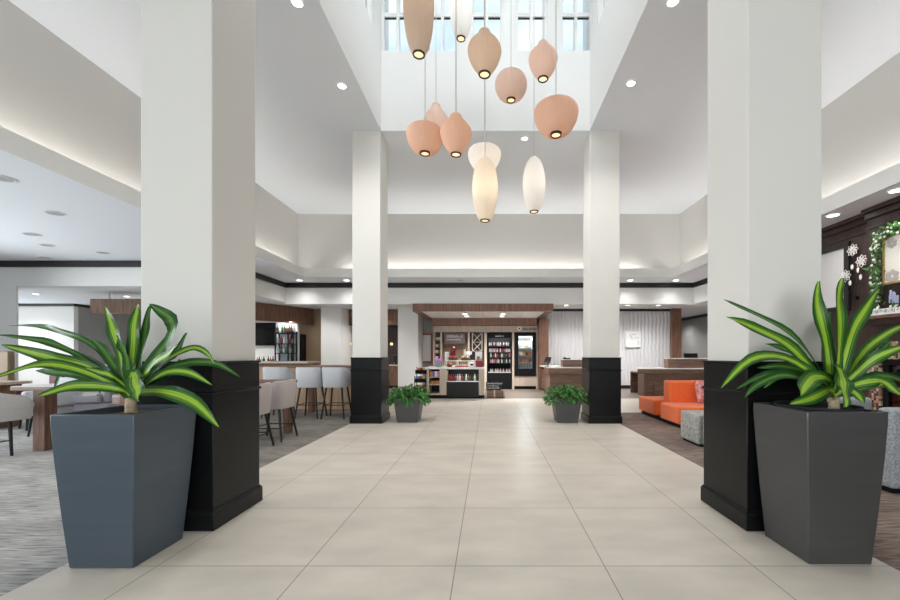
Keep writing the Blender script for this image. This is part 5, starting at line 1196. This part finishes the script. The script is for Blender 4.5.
# white script sign and lavender pot on the mantel
wt = thing('word_sign', (XB - .15, 5.65, mz + .05), 'white cut-out word sign standing on the mantel', 'sign')
tx = text('thankful', (XB - .165, FY(872, XB - .165), mz + .075), .15, M['white'], (R(90), 0, R(-90)), wt, 'lettering', ext=.012, shear=.25, align='LEFT', space=.9)
MB().box(XB - .185, XB - .145, 5.33, FY(872, XB - .165), mz + .051, mz + .075).build('base', M['white'], wt, bevel=.004)
lp = thing('lavender_pot', (XB - .08, FY(893, XB - .08), mz + .051), 'small pot of pale lavender on the mantel behind the word sign', 'potted plant'); c = lp.location
MB().lathe([(.035, 0), (.05, .09), (.045, .09), (.04, .07)], c, n=16).build('pot', M['white_pot'], lp); b_ = MB(); s_ = MB()
for i in range(16):
    a = i * 2.4; rr = .006 * (i % 6); x, y = c.x + rr * math.cos(a), c.y + rr * math.sin(a) * 1.4; h = .26 + .02 * (i % 5)
    s_.tube([(c.x, c.y, c.z + .07), (x, y, c.z + h * .6), (x + (x - c.x) * .6, y + (y - c.y) * .6, c.z + h)], .003, 5)
    for q in range(4): b_.ball((x + (x - c.x) * .5, y + (y - c.y) * .5, c.z + h * (.68 + .1 * q)), .011, .011, .02, 6, 4)
b_.build('blooms', M['lav'], lp); s_.build('stems', M['foliage'], lp)
# metal flower wall decoration left of the chimney breast
wf = thing('metal_flower_decor', (XFW - .03, FY(853, XFW), FZ(853, 300, XFW)), 'wall hung metal flower spray with white petals', 'wall decoration')
st_ = MB(); xd = XFW - .05
base = Vector((xd, FY(855, xd), FZ(855, 300, xd)))
for px, py in ((852.5, 250), (861.5, 261), (845.5, 276)):
    c = Vector((xd, FY(px, xd), FZ(px, py, xd)))
    fm = MB(); cm_ = MB()
    for k_ in range(8):
        a = k_ * math.pi / 4; d_ = Vector((0, math.cos(a), math.sin(a))); pp = Vector((0, -math.sin(a), math.cos(a)))
        loop = [c + d_ * .025, c + d_ * .075 + pp * .022, c + d_ * .10, c + d_ * .075 - pp * .022, c + d_ * .025]
        fm.tube(loop, .006, 6)
    fh = fm.build('flower_head', M['petal'], wf); cm_.ball(c, .012, .026, .026, 8, 6); cm_.build('flower_centre', M['lav'], fh); st_.tube([c, (c + base) / 2 + Vector((0, .03, -.05)), base], .006, 6)
for px, py in ((852, 267), (858, 270), (860.5, 277), (850, 283)):
    c = Vector((xd, FY(px, xd), FZ(px, py, xd))); MB().ball(c, .006, .026, .045, 8, 6).build('metal_leaf', M['petal'], wf); st_.tube([c, c + Vector((.01, -.01, -.12))], .004, 5)
st_.build('stems', M['black_metal'], wf)
MB().box(xd + .004, XFW - .001, base.y - .012, base.y + .012, base.z, base.z + .06).build('bracket', M['black_metal'], wf)
# pale panel picture beside the metal flowers
mr = thing('wall_picture', (XFW - .02, 6.9, FZ(840, 306, XFW)), 'pale framed panel left of the metal flowers behind the near right column', 'picture')
my0, my1 = FY(846.5, XFW), 7.35; mz0, mz1 = FZ(846, 306, XFW), FZ(846, 248, XFW)
MB().box(XFW - .02, XFW - .001, my0, my1, mz0, mz1).build('panel', M['mirror'], mr, smooth=0); fr = MB(); f = .09
fr.box(XFW - .05, XFW - .001, my0 - f, my0 - .001, mz0 - f, mz1 + f); fr.box(XFW - .05, XFW - .001, my1 + .001, my1 + f, mz0 - f, mz1 + f); fr.box(XFW - .05, XFW - .001, my0, my1, mz1 + .001, mz1 + f); fr.box(XFW - .05, XFW - .001, my0, my1, mz0 - f, mz0 - .001); fr.build('frame', M['black_trim'], mr)
